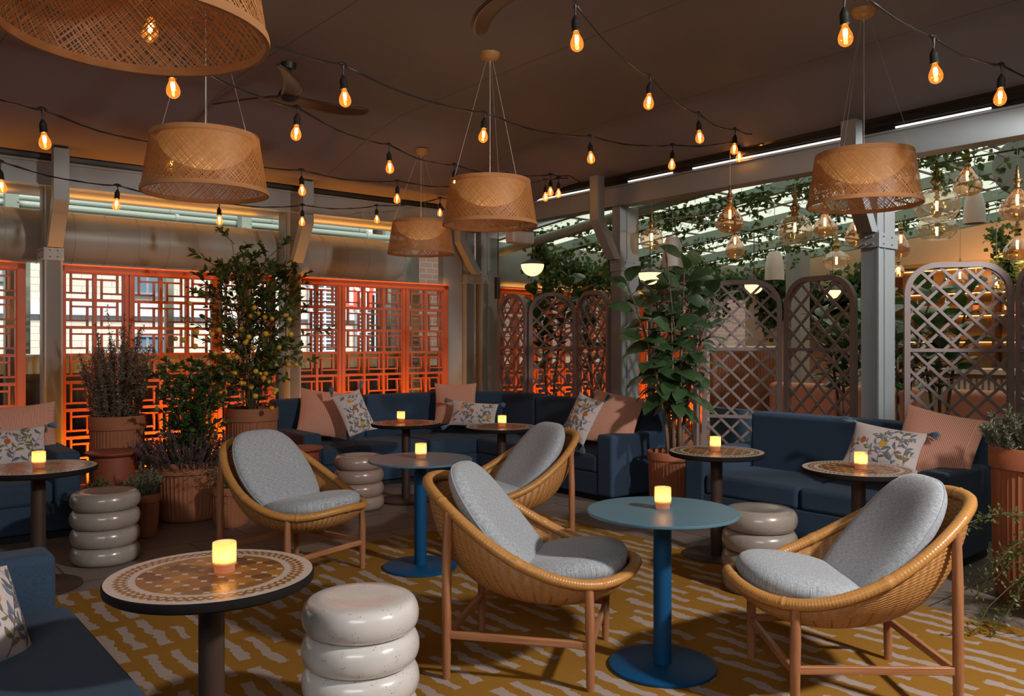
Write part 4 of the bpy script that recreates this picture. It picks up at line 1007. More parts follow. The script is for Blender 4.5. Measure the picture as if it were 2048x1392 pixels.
# ================================================================ WOVEN PENDANTS
def strands(r0, r1, h, n=290, dth=.95, w=.0029, seg=9):
    mb = MB(); rr = random.Random(11)
    for sg in (1, -1):
        for k in range(n):
            t0 = 2*PI*(k+rr.uniform(-.12, .12))/n; vs = []; dd = dth*rr.uniform(.96, 1.04)
            for i in range(seg+1):
                q = i/seg; r = r0+(r1-r0)*q+(.0012*sg); th = t0+sg*dd*q; c = Vector((math.cos(th)*r, math.sin(th)*r, -h*q))
                tang = Vector((-math.sin(th)*sg*dd*r, math.cos(th)*sg*dd*r, -h)).normalized(); nrm = Vector((math.cos(th), math.sin(th), 0)); sd = tang.cross(nrm).normalized()*w/2
                vs += [c-sd, c+sd]
            mb.add(vs, [(2*i, 2*i+1, 2*i+3, 2*i+2) for i in range(seg)])
    return mb.mesh('woven_strands', M['straw'])
SH = strands(.298, .350, .335)
lin = trans_mat('pendant_diffuser', (.62, .48, .30), (.75, .52, .28), .5, .8)
def local_xy(x, y):
    v = Vector((x, y, 0))-CN; return v.dot(AX), -v.dot(BX)
def pendant(x, y, zb, lb):
    t = thing('woven_pendant_lamp', lb, 'lamp', (x, y, zb), R.uniform(0, 6), group='woven straw pendant lamps')
    lx, ly = local_xy(x, y); top = ceil_z(lx, ly)-zb+.004; h = .335
    s = bpy.data.objects.new('shade', SH); COL.objects.link(s); s.parent = t; s.location = (0, 0, h)
    for nm, r0, r1, z0, z1 in (('top_band', .300, .297, h-.022, h+.004), ('bottom_band', .3525, .347, .0, .026)):
        mb = MB(); mb.lathe([(r1-.004, z0), (r0+.002, z0), (r0+.003, (z0+z1)/2), (r0, z1), (r1-.004, z1), (r1-.006, (z0+z1)/2), (r1-.004, z0)], 96)
        b_ = mb.build(nm, M['straw_band'], s, smooth=.8); b_.location = (0, 0, -h)
    mb = MB(); prof = []
    for k in range(13): a = k/12*PI/2; prof.append((.262*math.sin(a)+.0002, h-.02-.165*math.cos(a)))
    mb.lathe(prof, 48); mb.build('diffuser', lin, t, smooth=9)
    mb = MB(); mb.lathe([(0, top-.062), (.03, top-.06), (.06, top-.045), (.075, top-.02), (.078, top), (0, top)], 40); mb.build('ceiling_rose', M['canopy'], t, smooth=.9)
    mb = MB(); mb.lathe([(0, top-.085), (.006, top-.085), (.006, top-.06)], 8)
    mb.tube([(0, 0, top-.06), (0, 0, h-.05)], .0032, 8); mb.build('cord', M['wire'], t, smooth=.8)
    for k in range(3):
        a = 2*PI*k/3+.4; mb = MB(); mb.tube([(math.cos(a)*.03, math.sin(a)*.03, top-.058), (math.cos(a)*.296, math.sin(a)*.296, h-.004)], .0011, 5); mb.build('suspension_wire', M['wire'], t)
    lamp('pendant_light', 'POINT', (0, 0, h-.03), 2.4, (1, .7, .4), t, shadow_soft_size=.05)
for px, py, d, lb in ((275, 72, 2.30, 'woven straw pendant lamp nearest the viewer at the upper left'), (411, 388, 4.80, 'woven straw pendant lamp hanging left before the orange screens'),
                      (980, 452, 6.15, 'woven straw pendant lamp in the middle of the room'), (842, 508, 8.7, 'furthest woven straw pendant lamp partly behind the middle one'), (1728, 412, 5.35, 'woven straw pendant lamp on the right before the steel post')):
    p = P(px, py, d); pendant(p.x, p.y, p.z, lb)
# ================================================================ STRING LIGHTS
bmb = MB(); bmb.lathe([(.013, 0), (.0135, -.012), (.020, -.026), (.029, -.045), (.0325, -.062), (.030, -.078), (.022, -.090), (.010, -.097), (.0001, -.099)], 20)
smb = MB(); smb.lathe([(.0001, .006), (.007, .006), (.009, 0), (.016, -.012), (.020, -.022), (.020, -.058), (.0215, -.06), (.0215, -.068), (.014, -.07)], 16)
fmb = MB()
for k in range(3): fmb.tube([(.006*math.cos(k*2.1), .006*math.sin(k*2.1), -.022), (.008*math.cos(k*2.1), .008*math.sin(k*2.1), -.042), (.005*math.cos(k*2.1), .005*math.sin(k*2.1), -.060)], .0030, 6)
BM, SM, FM = bmb.mesh('bulb', M['bulbglass'], 9), smb.mesh('lamp_socket', M['black'], .7), fmb.mesh('filament', M['filament'], 9)
def strand(lb, pts):
    "pts: (px, py, distance, has a bulb)"
    ps = [P(a, b_, c) for a, b_, c, _ in pts]
    t = thing('string_light', lb, 'string light', ps[0], group='festoon string lights'); o0 = ps[0]
    mb = MB()
    for i in range(len(ps)-1):
        a, b_ = ps[i]-o0, ps[i+1]-o0; ln = (b_-a).length; cs = []
        for k in range(9): q = k/8; cs.append(a.lerp(b_, q)+Vector((0, 0, -.035*ln*4*q*(1-q))))
        mb.tube(cs, .0048, 6)
        mb.tube([c+Vector((.004, .004, .006*math.sin(j*1.6))) for j, c in enumerate(cs)], .0035, 5)
    mb.build('cable', M['black'], t, smooth=9)
    for i, (_, _, _, has) in enumerate(pts):
        if not has: continue
        p = ps[i]-o0; dr = .052+.012*math.sin(i*2.3); k = MB(); dv = (ps[min(i+1, len(ps)-1)]-ps[max(i-1, 0)]).normalized()
        k.tube([-dv*.035, -dv*.012+Vector((0, 0, .004)), dv*.012+Vector((0, 0, .004)), dv*.035], [.006, .012, .012, .006], 8); k.tube([(0, 0, 0), (.003, 0, -dr*.5), (0, 0, -dr)], [.011, .004, .004], 7)
        tk = k.build('lamp_hanger', M['black'], t, smooth=.9); tk.location = p
        s = bpy.data.objects.new('lamp_socket', SM); COL.objects.link(s); s.parent = t; s.location = p+Vector((0, 0, -dr)); s.rotation_euler = (.06*math.sin(i*1.7), .08*math.cos(i*2.9), 0)
        for me, nm in ((BM, 'bulb'), (FM, 'filament')):
            b_ = bpy.data.objects.new(nm, me); COL.objects.link(b_); b_.parent = s; b_.location = (0, 0, -.064)
strand('string light running from the top middle edge down to the right eave', [(1080, -110, 3.0, 0), (1150, 8, 3.9, 1), (1300, 153, 5.0, 1), (1397, 227, 6.0, 1), (1470, 258, 7.0, 1), (1522, 266, 7.6, 1), (1540, 270, 7.8, 0)])
strand('string light crossing the middle of the ceiling to the right eave', [(305, -22, 3.3, 1), (686, 130, 4.4, 1), (969, 225, 5.5, 1), (1180, 272, 6.5, 1), (1345, 290, 7.2, 1), (1478, 280, 7.6, 1), (1538, 275, 7.78, 0)])
strand('string light passing the ceiling fan and ending at the middle post', [(90, 10, 3.0, 0), (341, 102, 3.9, 1), (595, 215, 5.0, 1), (778, 289, 6.2, 1), (909, 329, 7.4, 1), (1015, 347, 8.1, 1), (1101, 349, 8.5, 1), (1138, 351, 8.7, 0), (1192, 376, 8.95, 0)])
strand('string light from the left edge behind the left straw lamp', [(-60, 172, 4.0, 0), (85, 219, 4.6, 1), (345, 287, 5.8, 1), (603, 340, 7.0, 1), (795, 362, 7.9, 1), (952, 371, 8.5, 1), (1091, 360, 8.6, 1), (1117, 356, 8.65, 1), (1136, 356, 8.72, 0)])
strand('string light lowest along the orange screens', [(-60, 310, 5.4, 0), (0, 323, 5.8, 1), (235, 371, 6.7, 1), (438, 403, 7.6, 1), (605, 410, 8.5, 1), (753, 411, 9.4, 1), (880, 396, 10.0, 1), (925, 392, 10.4, 0)])
strand('string light at the upper right corner', [(1560, -140, 3.0, 0), (1688, -10, 3.6, 1), (1740, 0, 3.7, 0), (1867, 75, 3.9, 1), (2003, 130, 4.4, 1), (2140, 172, 4.9, 0)])
# ================================================================ CEILING FANS
def fan(x, y, z, base, lb):
    lx, ly = local_xy(x, y); t = thing('ceiling_fan', lb, 'ceiling fan', (x, y, z), base, group='dark wood ceiling fans'); top = ceil_z(lx, ly)-z+.004
    mb = MB(); mb.lathe([(0, -.05), (.05, -.045), (.075, -.02), (.08, .01), (.055, .05), (.03, .07), (.02, .075), (.02, top-.06), (.055, top-.05), (.06, top), (0, top)], 32); mb.build('motor', M['black'], t, smooth=.8)
    for k in range(3):
        mb = MB(); a = 2*PI*k/3
        def bf(u, v):
            r = .05+.66*u; w = (.10+.05*math.sin(PI*u**.7)-.03*u)*(1 if u < .9 else math.sqrt(max(0, 1-((u-.9)/.1)**2))*.98+.02)
            s = (v-.5)*w; off = .06*math.sin(PI*u)-.02*u
            zz = -.01-.03*math.sin(PI*u*.5)*(s/.07)-.02*u+.035*u*u
            return (r*math.cos(a)-(s+off)*math.sin(a), r*math.sin(a)+(s+off)*math.cos(a), zz)
        mb.grid(bf, 24, 6); o = mb.build('blade', M['walnut'], t, smooth=9); sm = o.modifiers.new('thickness', 'SOLIDIFY'); sm.thickness = .012; sm.offset = 0
    return t
fan(-1.72, 6.35, 3.40, math.radians(42), 'dark wood ceiling fan above the left straw lamp')
fan(.02, 4.15, 3.30, math.radians(108), 'dark wood ceiling fan cut by the top edge, one blade tip showing')
# ================================================================ TRELLIS SCREENS
def trellis(p, q, lb, H=2.10, mid=1.44, low=.80):
    "arched lattice panel standing from p to q (x, y)"
    p = Vector((*p, 0)); q = Vector((*q, 0)); d = (q-p); w = d.length; t = thing('trellis_panel', lb, 'screen', p, math.atan2(d.y, d.x), group='arched mauve trellis panels')
    r = min(.26, w*.44); fw, fd = .045, .05; z0 = .03
    def arch(ins):
        pts = []; x0, x1, zt, rr = ins, w-ins, H-ins, r-ins
        pts.append((x0, z0))
        for k in range(13): a = PI-k/12*PI/2; pts.append((x0+rr+rr*math.cos(a), zt-rr+rr*math.sin(a)))
        for k in range(13): a = PI/2-k/12*PI/2; pts.append((x1-rr+rr*math.cos(a), zt-rr+rr*math.sin(a)))
        pts.append((x1, z0)); return pts
    o, i = arch(0), arch(fw); n = len(o); mb = MB()
    vs = [(x, y, z) for y in (-fd/2, fd/2) for x, z in o]+[(x, y, z) for y in (-fd/2, fd/2) for x, z in i]
    fs = []
    for k in range(n-1):
        fs += [(k, k+1, 2*n+k+1, 2*n+k), (n+k+1, n+k, 3*n+k, 3*n+k+1), (k+1, k, n+k, n+k+1), (2*n+k, 2*n+k+1, 3*n+k+1, 3*n+k)]
    fs += [(0, 2*n, 3*n, n), (n-1, 2*n-1, 4*n-1, 3*n-1)]
    mb.add(vs, fs); mb.build('frame', M['trellis'], t)
    mb = MB()
    for z in (mid, low, .12): mb.box((fw*.6, -.02, z-.014), (w-fw*.6, .02, z+.014))
    mb.build('rail', M['trellis'], t)
    mb = MB(); st = .128*1.414
    def inside(x, z):
        if not (fw*.5 <= x <= w-fw*.5 and .1 <= z <= H-fw*.5): return False
        for cx in (r, w-r):
            if (x < r if cx == r else x > w-r) and z > H-r and math.hypot(x-cx, z-(H-r)) > r-fw*.4: return False
        return True
    for sg in (1, -1):
        for k in range(-14, 30):
            c = k*st+.05; seg = []; cur = None
            for i_ in range(0, 421):
                x = w*i_/420; z = c+sg*x-(0 if sg > 0 else -0); 
                if sg < 0: z = c-x
                if inside(x, z):
                    if cur is None: cur = [(x, z), (x, z)]
                    cur[1] = (x, z)
                elif cur: seg.append(cur); cur = None
            if cur: seg.append(cur)
            for a, b_ in seg:
                if math.hypot(b_[0]-a[0], b_[1]-a[1]) > .02: mb.bar((a[0], .006*sg, a[1]), (b_[0], .006*sg, b_[1]), .023, .012, (0, 1, 0))
    mb.build('lattice', M['trellis'], t)
    mb = MB()
    for x in (.02, w-.02): mb.lathe([(0, 0), (.02, 0), (.02, .035), (0, .035)], 10, (x, 0, -.001))
    mb.build('feet', M['black'], t)
    return t
def px2(px, d): return ((px-CX)/F*d, d)
for a, b_, lb in (((999, 10.35), (1054, 9.85), 'narrow angled trellis panel beside the lounge corner post'), ((1058, 9.84), (1152, 9.80), 'trellis panel facing front between corner and middle post'), ((1156, 9.78), (1219, 9.12), 'trellis panel just left of the middle steel post'),
                  ((1299, 8.45), (1397, 7.95), 'trellis panel behind the rubber plant'), ((1404, 7.95), (1564, 7.72), 'trellis panel right of the rubber plant, behind the sofa end'), ((1571, 7.70), (1712, 7.05), 'trellis panel left of the right steel post'),
                  ((1808, 6.92), (2027, 6.72), 'wide trellis panel right of the right steel post'), ((2036, 6.70), (2160, 6.15), 'trellis panel cut off at the right edge')):
    trellis(px2(*a), px2(*b_), lb, 2.17 if a[0] > 1800 else 2.10)
# ================================================================ CONSERVATORY BEYOND THE TRELLIS
rz_ = lambda y: 2.80-.10*y
m, nt, b = mat('translucent_roof'); out = nt.nodes['Material Output']
tl = N(nt, 'ShaderNodeBsdfTranslucent'); tl.inputs[0].default_value = (.60, .66, .54, 1); mx = N(nt, 'ShaderNodeMixShader', i_0=.8); b.inputs['Base Color'].default_value = (.6, .65, .55, 1); b.inputs['Roughness'].default_value = .4
L(nt, b.outputs[0], mx.inputs[1]); L(nt, tl.outputs[0], mx.inputs[2]); L(nt, mx.outputs[0], out.inputs[0]); M['roofglass'] = m
gr = thing('window_roof', 'pale translucent glazed roof over the conservatory', 'roof', kind='structure'); room(gr)
mb = MB(); mb.add([(.1, .2, rz_(.2)+.08), (6.3, .2, rz_(.2)+.08), (6.3, -11.2, rz_(-11.2)+.08), (.1, -11.2, rz_(-11.2)+.08)], [(3, 2, 1, 0)]); mb.build('glazing', M['roofglass'], gr)
mb = MB()
for k in range(14): mb.bar((.15, .1-.8*k, rz_(.1-.8*k)+.06), (6.3, .1-.8*k, rz_(.1-.8*k)+.06), .02, .02)
for k in range(9): mb.bar((.3+.73*k, .1, rz_(.1)+.06), (.3+.5*k, -11.1, rz_(-11.1)+.06), .018, .02)
mb.build('glazing_bars', simple('brown_bar', (.12, .09, .07), .5), gr)
mb = MB()
for x in (1.15, 2.6, 4.05, 5.5): mb.bar((x, .1, rz_(.1)-.04), (x, -11.1, rz_(-11.1)-.04), .07, .12)
mb.tube([(.42, .1, rz_(.1)-.06), (.42, -11.1, rz_(-11.1)-.06)], .06, 14)
mb.build('rafters', M['green_pipe'], gr)
mb = MB()
for y in (-2.4, -5.2, -8.0): mb.bar((.2, y, rz_(y)-.06), (6.3, y, rz_(y)-.06), .05, .06)
mb.build('purlins', M['green_pipe'], gr)
peach = simple('peach_boards', (.46, .29, .18), .65, 0, .06, 3, .1, 20, stretch=(1, 1, 14))
mb = MB(); mb.box((6.3, -11.2, 0), (6.4, .2, 4.2)); struct(room(mb.build('wall_end', peach)), 'peach boarded end wall of the conservatory behind the bar', 'wall')
mb = MB(); mb.box((.2, -11.2, 0), (6.3, -11.1, 4.2)); struct(room(mb.build('wall_right', wallm)), 'dark wall closing the conservatory out of frame', 'wall')
# bar
t = thing('bar_counter', 'pale topped bar counter glowing behind the wide trellis', 'bar'); room(t)
mb = MB(); mb.box((4.7, -7.0, 0), (5.2, -2.6, 1.10)); mb.build('front', simple('bar_tile', (.30, .21, .14), .4), t)
mb = MB(); mb.box((4.6, -7.05, 1.10), (5.25, -2.55, 1.17)); mb.build('worktop', simple('pale_stone_top', (.55, .44, .34), .3), t, bevel=.008)
mb = MB()
for k in range(60): mb.box((4.69, -2.66-k*.072, .85), (4.70, -2.70-k*.072, 1.05))
mb.build('beading', M['white_ceramic'], t)
t = thing('back_bar_shelf', 'lit bar shelving with bottles behind the wide trellis', 'shelf'); room(t)
mb = MB(); mb.box((6.2, -6.8, 1.0), (6.29, -2.7, 2.7)); mb.build('back_panel', simple('amber_back', (.35, .16, .05), .5), t)
for z in (1.55, 1.93, 2.26, 2.62):
    mb = MB(); mb.box((5.95, -6.8, z-.03), (6.22, -2.7, z)); mb.build('shelf_board', M['walnut'], t)
    mb = MB(); mb.box((6.17, -6.75, z-.042), (6.19, -2.75, z-.032)); mb.build('shelf_light', emit('shelf_led', (1, .55, .18), 3.5), t)
for x in (-2.7, -4.1, -5.5, -6.8): mb = MB(); mb.box((5.95, x-.02, 1.0), (6.22, x+.02, 2.65)); mb.build('upright', M['walnut'], t)
bt = [thin_glass('bottle_'+n, c, .1) for n, c in (('clear', (.9, .9, .88)), ('amber', (.75, .38, .1)), ('green', (.45, .62, .4)))]
lbm = [simple('label_'+n, c, .6) for n, c in (('cream', (.7, .6, .42)), ('teal', (.1, .35, .33)), ('rust', (.5, .16, .07)))]
bme = []
for k in range(6):
    r, h = (.036, .2) if k % 2 else (.045, .16)
    mb = MB(); mb.lathe([(0, 0), (r, 0), (r, h*.85), (r*.9, h), (.014, h+.05), (.013, h+.10), (.016, h+.10), (.016, h+.125), (0, h+.125)], 14)
    mb.cur = 1; mb.lathe([(r+.001, h*.2), (r+.001, h*.7)], 14); bme.append(mb.mesh('bottle', [bt[k % 3], lbm[k % 3]], .7))
shapes = ['small', 'slim', 'squat', 'tall', 'round-shouldered', 'narrow']
for r_, z in enumerate((1.93, 2.26)):
    for k in range(15):
        o = bpy.data.objects.new('bottle', bme[(k*5+r_) % 6]); COL.objects.link(o); o.location = W(3.0+k*.21+.03*math.sin(k*3), -6.08, z)
        tag(o, 'bottle standing on the %s lit shelf behind the bar' % ('lower', 'upper')[r_], 'bottle', 'bottles on the %s bar shelf' % ('lower', 'upper')[r_])
# seating inside
def banq(x0, s0_, s1_, lb):
    t = thing('banquette', lb, 'seat', group='salmon banquettes'); room(t)
    blk(t, 'seat_base', (x0, -s1_, 0), (x0+.6, -s0_, .4), .03, M['woodpanel']); n = max(1, round((s1_-s0_)/.9)); w = (s1_-s0_)/n
    for k in range(n):
        blk(t, 'seat_cushion', (x0, -s0_-(k+1)*w+.01, .4), (x0+.5, -s0_-k*w-.01, .52), .05, M['pink']); blk(t, 'back_cushion', (x0+.42, -s0_-(k+1)*w+.01, .5), (x0+.62, -s0_-k*w-.01, 1.0), .07, M['pink'])
banq(2.3, 2.6, 4.5, 'salmon banquette seen through the trellis left of the right steel post'); banq(2.3, 4.75, 6.6, 'salmon banquette seen through the wide trellis')
def tub(x, s, rz, key, lb):
    t = thing('tub_chair', lb, 'chair', W(s, -x, .001), rz, 'tub chairs beyond the trellis')
    mb = MB(); mb.grid(lambda u, v: ((.30+.03*v)*math.cos(-2.1+4.2*u), (.30+.03*v)*math.sin(-2.1+4.2*u), .38+v*(.42-.10*abs(2*u-1)**3)), 30, 4)
    o = mb.build('backrest', M[key], t, smooth=9); sm = o.modifiers.new('thickness', 'SOLIDIFY'); sm.thickness = .07; sm.offset = 1
    mb = MB(); mb.lathe([(0, .33), (.27, .33), (.29, .36), (.29, .42), (.26, .45), (0, .46)], 28); mb.build('seat', M[key], t, smooth=9)
    for k in range(4):
        a = PI/4+k*PI/2; mb = MB(); mb.tube([(.24*math.cos(a), .24*math.sin(a), 0), (.2*math.cos(a), .2*math.sin(a), .34)], .016, 8); mb.build('leg', M['teak'], t)
for x, s, rz, k, lb in ((1.2, 3.35, 3.6, 'teal', 'teal tub chair behind the rubber plant trellis'), (1.15, 4.2, 3.8, 'teal', 'teal tub chair behind the sofa back left of the right steel post'), (.72, 5.0, 3.9, 'teal', 'teal tub chair behind the right steel post'), (1.4, 5.75, 3.6, 'teal', 'teal tub chair behind the striped cushion of the right sofa'), (3.5, 5.2, .5, 'pink', 'salmon tub chair before the bar seen through the wide trellis'), (3.6, 6.0, .6, 'pink', 'salmon tub chair nearer the right edge before the bar')):
    tub(x, s, rz, k, lb)
t = thing('booth_partition', 'red brown panelled booth partition behind the trellis beside the rubber plant', 'partition', P(1492, 686, 10.75)*1.0, PHI-.5); t.location.z = 0
mb = MB(); mb.prism([(-.45, -.05), (.40, -.05), (.40, .05), (-.45, .05)], 0, 1.43); mb.tube([(-.45, 0, 0), (-.45, 0, 1.43)], .05, 20)
for k in range(18): mb.tube([(-.4+k*.045, -.05, 0), (-.4+k*.045, -.05, 1.40)], .012, 6)
mb.build('panel', M['woodpanel'], t); mb = MB(); mb.box((-.52, -.08, 1.43), (.43, .08, 1.46)); mb.build('cap', M['white_ceramic'], t, bevel=.01)
mb = MB(); mb.box((4.6, -1.95, 0), (4.85, -1.7, 2.9)); struct(room(mb.build('column', M['steel'])), 'grey post far inside the conservatory', 'column')
# ---------------- foliage inside
def fiddle(x, y, h, n, lb, ln=.28, z0=.5):
    t = thing('fiddle_leaf_fig', lb, 'potted plant', (x, y, .001), group='fiddle leaf figs'); pot(t, .2, .42, nf=40); ms = MB(); ml = MB()
    for k in range(3):
        a = k*2.1; f = lambda q: Vector((.05*math.cos(a)+.25*q*q*math.cos(a), .05*math.sin(a)+.25*q*q*math.sin(a), .38+(h-.38)*(1-.1*k)*q)); ms.tube([f(q/6) for q in range(7)], [.02-.012*q/6 for q in range(7)], 8)
        for j in range(n):
            q = z0+(1-z0)*j/(n-1); a2 = j*2.4+k; d = Vector((math.cos(a2), math.sin(a2), .1+.8*q*q)).normalized(); c = f(q); ms.tube([c, c+d*.07], .004, 5); ml.leaf(c+d*.06, d, Vector((0, 0, 1))+vrand()*.4, ln*rnd(.75, 1.1), ln*.62, .3, .08, 6)
    ms.build('trunk', M['stem'], t, smooth=9); ml.build('foliage', M['leaf_fiddle'], t, smooth=9)
for px, d, h, n, lb in ((1098, 10.8, 2.30, 18, 'dark leafy fig behind the trellis between corner and middle post'), (1690, 8.75, 1.9, 22, 'fig with big leaves behind the trellis left of the right steel post'), (1798, 7.5, 1.95, 13, 'fig with a bare dark trunk beside the right steel post'), (1880, 7.75, 2.0, 17, 'tall fig with big leaves behind the wide trellis'), (1190, 10.6, 2.3, 14, 'leafy fig behind the trellis left of the middle post')):
    p = px2(px, d); fiddle(p[0], p[1], h, n, lb)
def ivy(lb, pts, n, spread=.16, hang=.35, key=('leaf_ivy', 'leaf_ivy', 'leaf_ivy_pale'), ln=.065, nh=14, cat='ivy'):
    "leafy garland following pts (room-local) with hanging trails"
    t = thing('ivy_garland', lb, cat, kind='stuff'); room(t); ms = MB(); ml = MB(); pts = [Vector(p) for p in pts]
    def at_(q):
        k = min(len(pts)-2, int(q*(len(pts)-1))); return pts[k].lerp(pts[k+1], q*(len(pts)-1)-k)
    ms.tube([at_(q/20) for q in range(21)], .008, 5)
    def lf(c):
        d = (vrand()+Vector((0, 0, -.5))).normalized(); ml.cur = R.randrange(len(key)); ml.leaf(c, d, vrand()+Vector((0, 0, .6)), ln*rnd(.6, 1.2), ln*.85, .1, .1, 2, .6)
    for _ in range(n): lf(at_(R.random())+vrand()*spread*R.random())
    for _ in range(nh):
        c = at_(R.random()); l = hang*rnd(.4, 1.2); e = [c+Vector((.05*math.sin(q*2+c.x*9), .05*math.cos(q*3+c.y*7), -l*q/6)) for q in range(7)]; ms.tube(e, .003, 4)
        for j in range(int(l*46)): q = R.random()*5.99; k = int(q); lf(e[k].lerp(e[k+1], q-k)+vrand()*.03)
    ms.build('stems', M['stem_g'], t); ml.build('leaves', [M[k] for k in key], t)
ivy('ivy along the conservatory eave beside the middle steel post', [(.50, -.6, 2.93), (.50, -1.6, 2.92), (.50, -2.9, 2.94), (.5, -4.1, 2.98)], 330, .13, .28, nh=22)
ivy('ivy along the conservatory eave beside the right steel post', [(.50, -4.3, 3.0), (.5, -5.3, 2.98), (.5, -6.6, 3.0), (.5, -7.4, 3.0)], 200, .12, .3, nh=14)
ivy('thick ivy on the first roof rafter', [(1.15, -.4, 2.72), (1.15, -2.2, 2.90), (1.15, -4.2, 3.08), (1.15, -6, 3.25)], 620, .13, .26, nh=16)
ivy('ivy on the second roof rafter', [(2.6, -.3, 2.7), (2.6, -2.4, 2.92), (2.6, -4.2, 3.08)], 420, .14, .3, nh=12)
ivy('ivy on the far roof rafter', [(4.05, -.3, 2.7), (4.05, -2.2, 2.88), (4.05, -5.0, 3.15)], 520, .15, .3, nh=14)
ivy('dark ivy massed along the top of the far orange screens', [(.7, -.5, 2.55), (2.2, -.5, 2.45), (3.6, -.5, 2.5), (5.5, -.5, 2.5)], 2400, .28, .6, ('leaf_ivy', 'leaf_ivy', 'leaf_fiddle'), .085, 40)
ivy('bushy hanging foliage above the corner trellis panels', [(.55, -.55, 2.9), (.7, -.7, 2.5), (.6, -.75, 2.2)], 520, .2, .35, ('leaf_ivy', 'leaf_ivy_pale', 'leaf_ivy_pale'), .07, 16)
ivy('hanging foliage just left of the middle steel post', [(.75, -1.7, 2.75), (.7, -1.9, 2.4), (.7, -1.95, 2.1)], 420, .17, .35, ('leaf_ivy', 'leaf_ivy_pale', 'leaf_ivy_pale'), .07, 14)
ivy('hanging fern beside the bar shelving', [(5.2, -4.4, 3.0), (5.25, -4.55, 2.6), (5.2, -4.6, 2.3)], 420, .22, .4, ('leaf_ivy', 'leaf_ivy_pale'), .08, 12)
ivy('dark foliage on the conservatory end wall', [(5.85, -.4, 2.6), (5.8, -1.4, 2.2), (5.85, -2.5, 2.5)], 1500, .36, .8, ('leaf_ivy', 'leaf_fiddle'), .12, 40)
# ---------------- glass pendants
fil2 = MB()
for k in range(2): fil2.tube([(.006*math.cos(k*3.1), 0, .04), (.007*math.cos(k*3.1), .004, 0), (.005*math.cos(k*3.1), 0, -.04)], .005, 6)
FM2 = fil2.mesh('filament', M['filament2'], 9)
def glass_pendant(px, py, w_px, h_px, d, kind, lb):
    p = P(px, py, d); r = w_px/2*d/F; h = h_px*d/F
    t = thing('glass_pendant', lb, 'lamp', p, group='blown glass pendant lamps'); q = p-CN; top = rz_(-q.dot(BX))-p.z+.05
    prof = []
    if kind == 'drop':
        for k in range(19): u = k/18; prof.append((r*max(.02, math.sin(PI*min(1, u**.62*.97+.02))**.85*(.30+.82*u**.6) if u < 1 else .02)*1.02, h/2-h*u))
        prof = [(r*x, h/2-h*u) for u, x in ((0, .17), (.07, .23), (.18, .40), (.32, .64), (.46, .85), (.58, .97), (.67, 1.0), (.76, .98), (.85, .88), (.92, .72), (.97, .50), (1, .30))]
    else:
        a0 = .33; a1 = 2.55
        for k in range(21): a = a0+(a1-a0)*k/20; prof.append((r*math.sin(a), h/2*math.cos(a)/abs(math.cos(a1))*.97 if math.cos(a) < 0 else h/2*math.cos(a)))
    mb = MB(); mb.lathe(prof, 40, flute=(lambda k, th: 1+.012*math.sin(6*th+k)) if kind == 'drop' else None); mb.build('glass_shade', M['smokeglass' if kind == 'drop' else 'clearglass'], t, smooth=9)
    z = prof[0][1]; s = max(.6, r/.13)
    mb = MB(); mb.lathe([(.0, z-.012), (.030*s, z-.01), (.030*s, z+.008), (.022*s, z+.02), (.040*s, z+.045*s), (.040*s, z+.06*s), (.018*s, z+.085*s), (.026*s, z+.10*s), (.012*s, z+.118*s), (.020*s, z+.135*s), (.01*s, z+.15*s), (.014*s, z+.165*s), (.004, z+.185*s)], 20); mb.build('brass_finial', M['brass'], t, smooth=9)
    mb = MB(); mb.tube([(0, 0, z+.16*s), (0, 0, max(top, z+.3))], .003, 6); mb.build('cord', M['wire'], t)
    mb = MB(); mb.tube([(0, 0, z), (0, 0, z-.045*s)], .012, 10); so = mb.build('lamp_socket', M['brass'], t)
    f = bpy.data.objects.new('filament', FM2); COL.objects.link(f); f.parent = so; f.location = (0, 0, z-.10*s)
for a in ((1303, 478, 46, 46, 8.9, 'ball', 'clear rippled glass globe pendant half hidden by the middle steel post'), (1460, 437, 54, 58, 7.6, 'drop', 'smoked glass drop, upper of the stacked pair left of the right straw lamp'), (1470, 492, 38, 50, 9.4, 'drop', 'small smoked glass drop, lower of the stacked pair left of the right straw lamp'),
          (1590, 459, 66, 64, 7.6, 'ball', 'large clear glass globe pendant just left of the right straw lamp'), (1650, 450, 47, 48, 8.2, 'drop', 'smoked glass drop pendant directly under the right straw lamp'), (1712, 464, 42, 56, 7.9, 'drop', 'smoked glass drop pendant half hidden by the right steel post'),
          (1673, 520, 50, 38, 9.0, 'ball', 'small squat clear glass pendant left of the right steel post'), (1802, 490, 34, 50, 8.6, 'drop', 'small amber glass drop pendant at the right face of the right steel post'), (1874, 410, 86, 66, 6.9, 'ball', 'largest crackled glass globe pendant at the rim of the right straw lamp'),
          (1874, 456, 76, 48, 7.7, 'ball', 'flattened clear glass pendant under the largest globe'), (1935, 362, 54, 62, 7.3, 'drop', 'amber glass drop pendant in front of a white tapered shade'), (2035, 408, 64, 66, 6.3, 'drop', 'large smoked glass drop pendant near the right edge, upper one'),
          (2035, 495, 52, 52, 7.6, 'drop', 'smoked glass drop pendant near the right edge, lower one'), (1920, 556, 32, 36, 9.3, 'drop', 'small bell glass pendant before the bar inside the arch of the wide trellis'), (1993, 566, 36, 36, 8.9, 'ball', 'small glass globe pendant before the bar near the right side of the wide trellis'), (1797, 542, 22, 26, 9.5, 'ball', 'tiny glass globe pendant low beside the right steel post')):
    glass_pendant(*a)
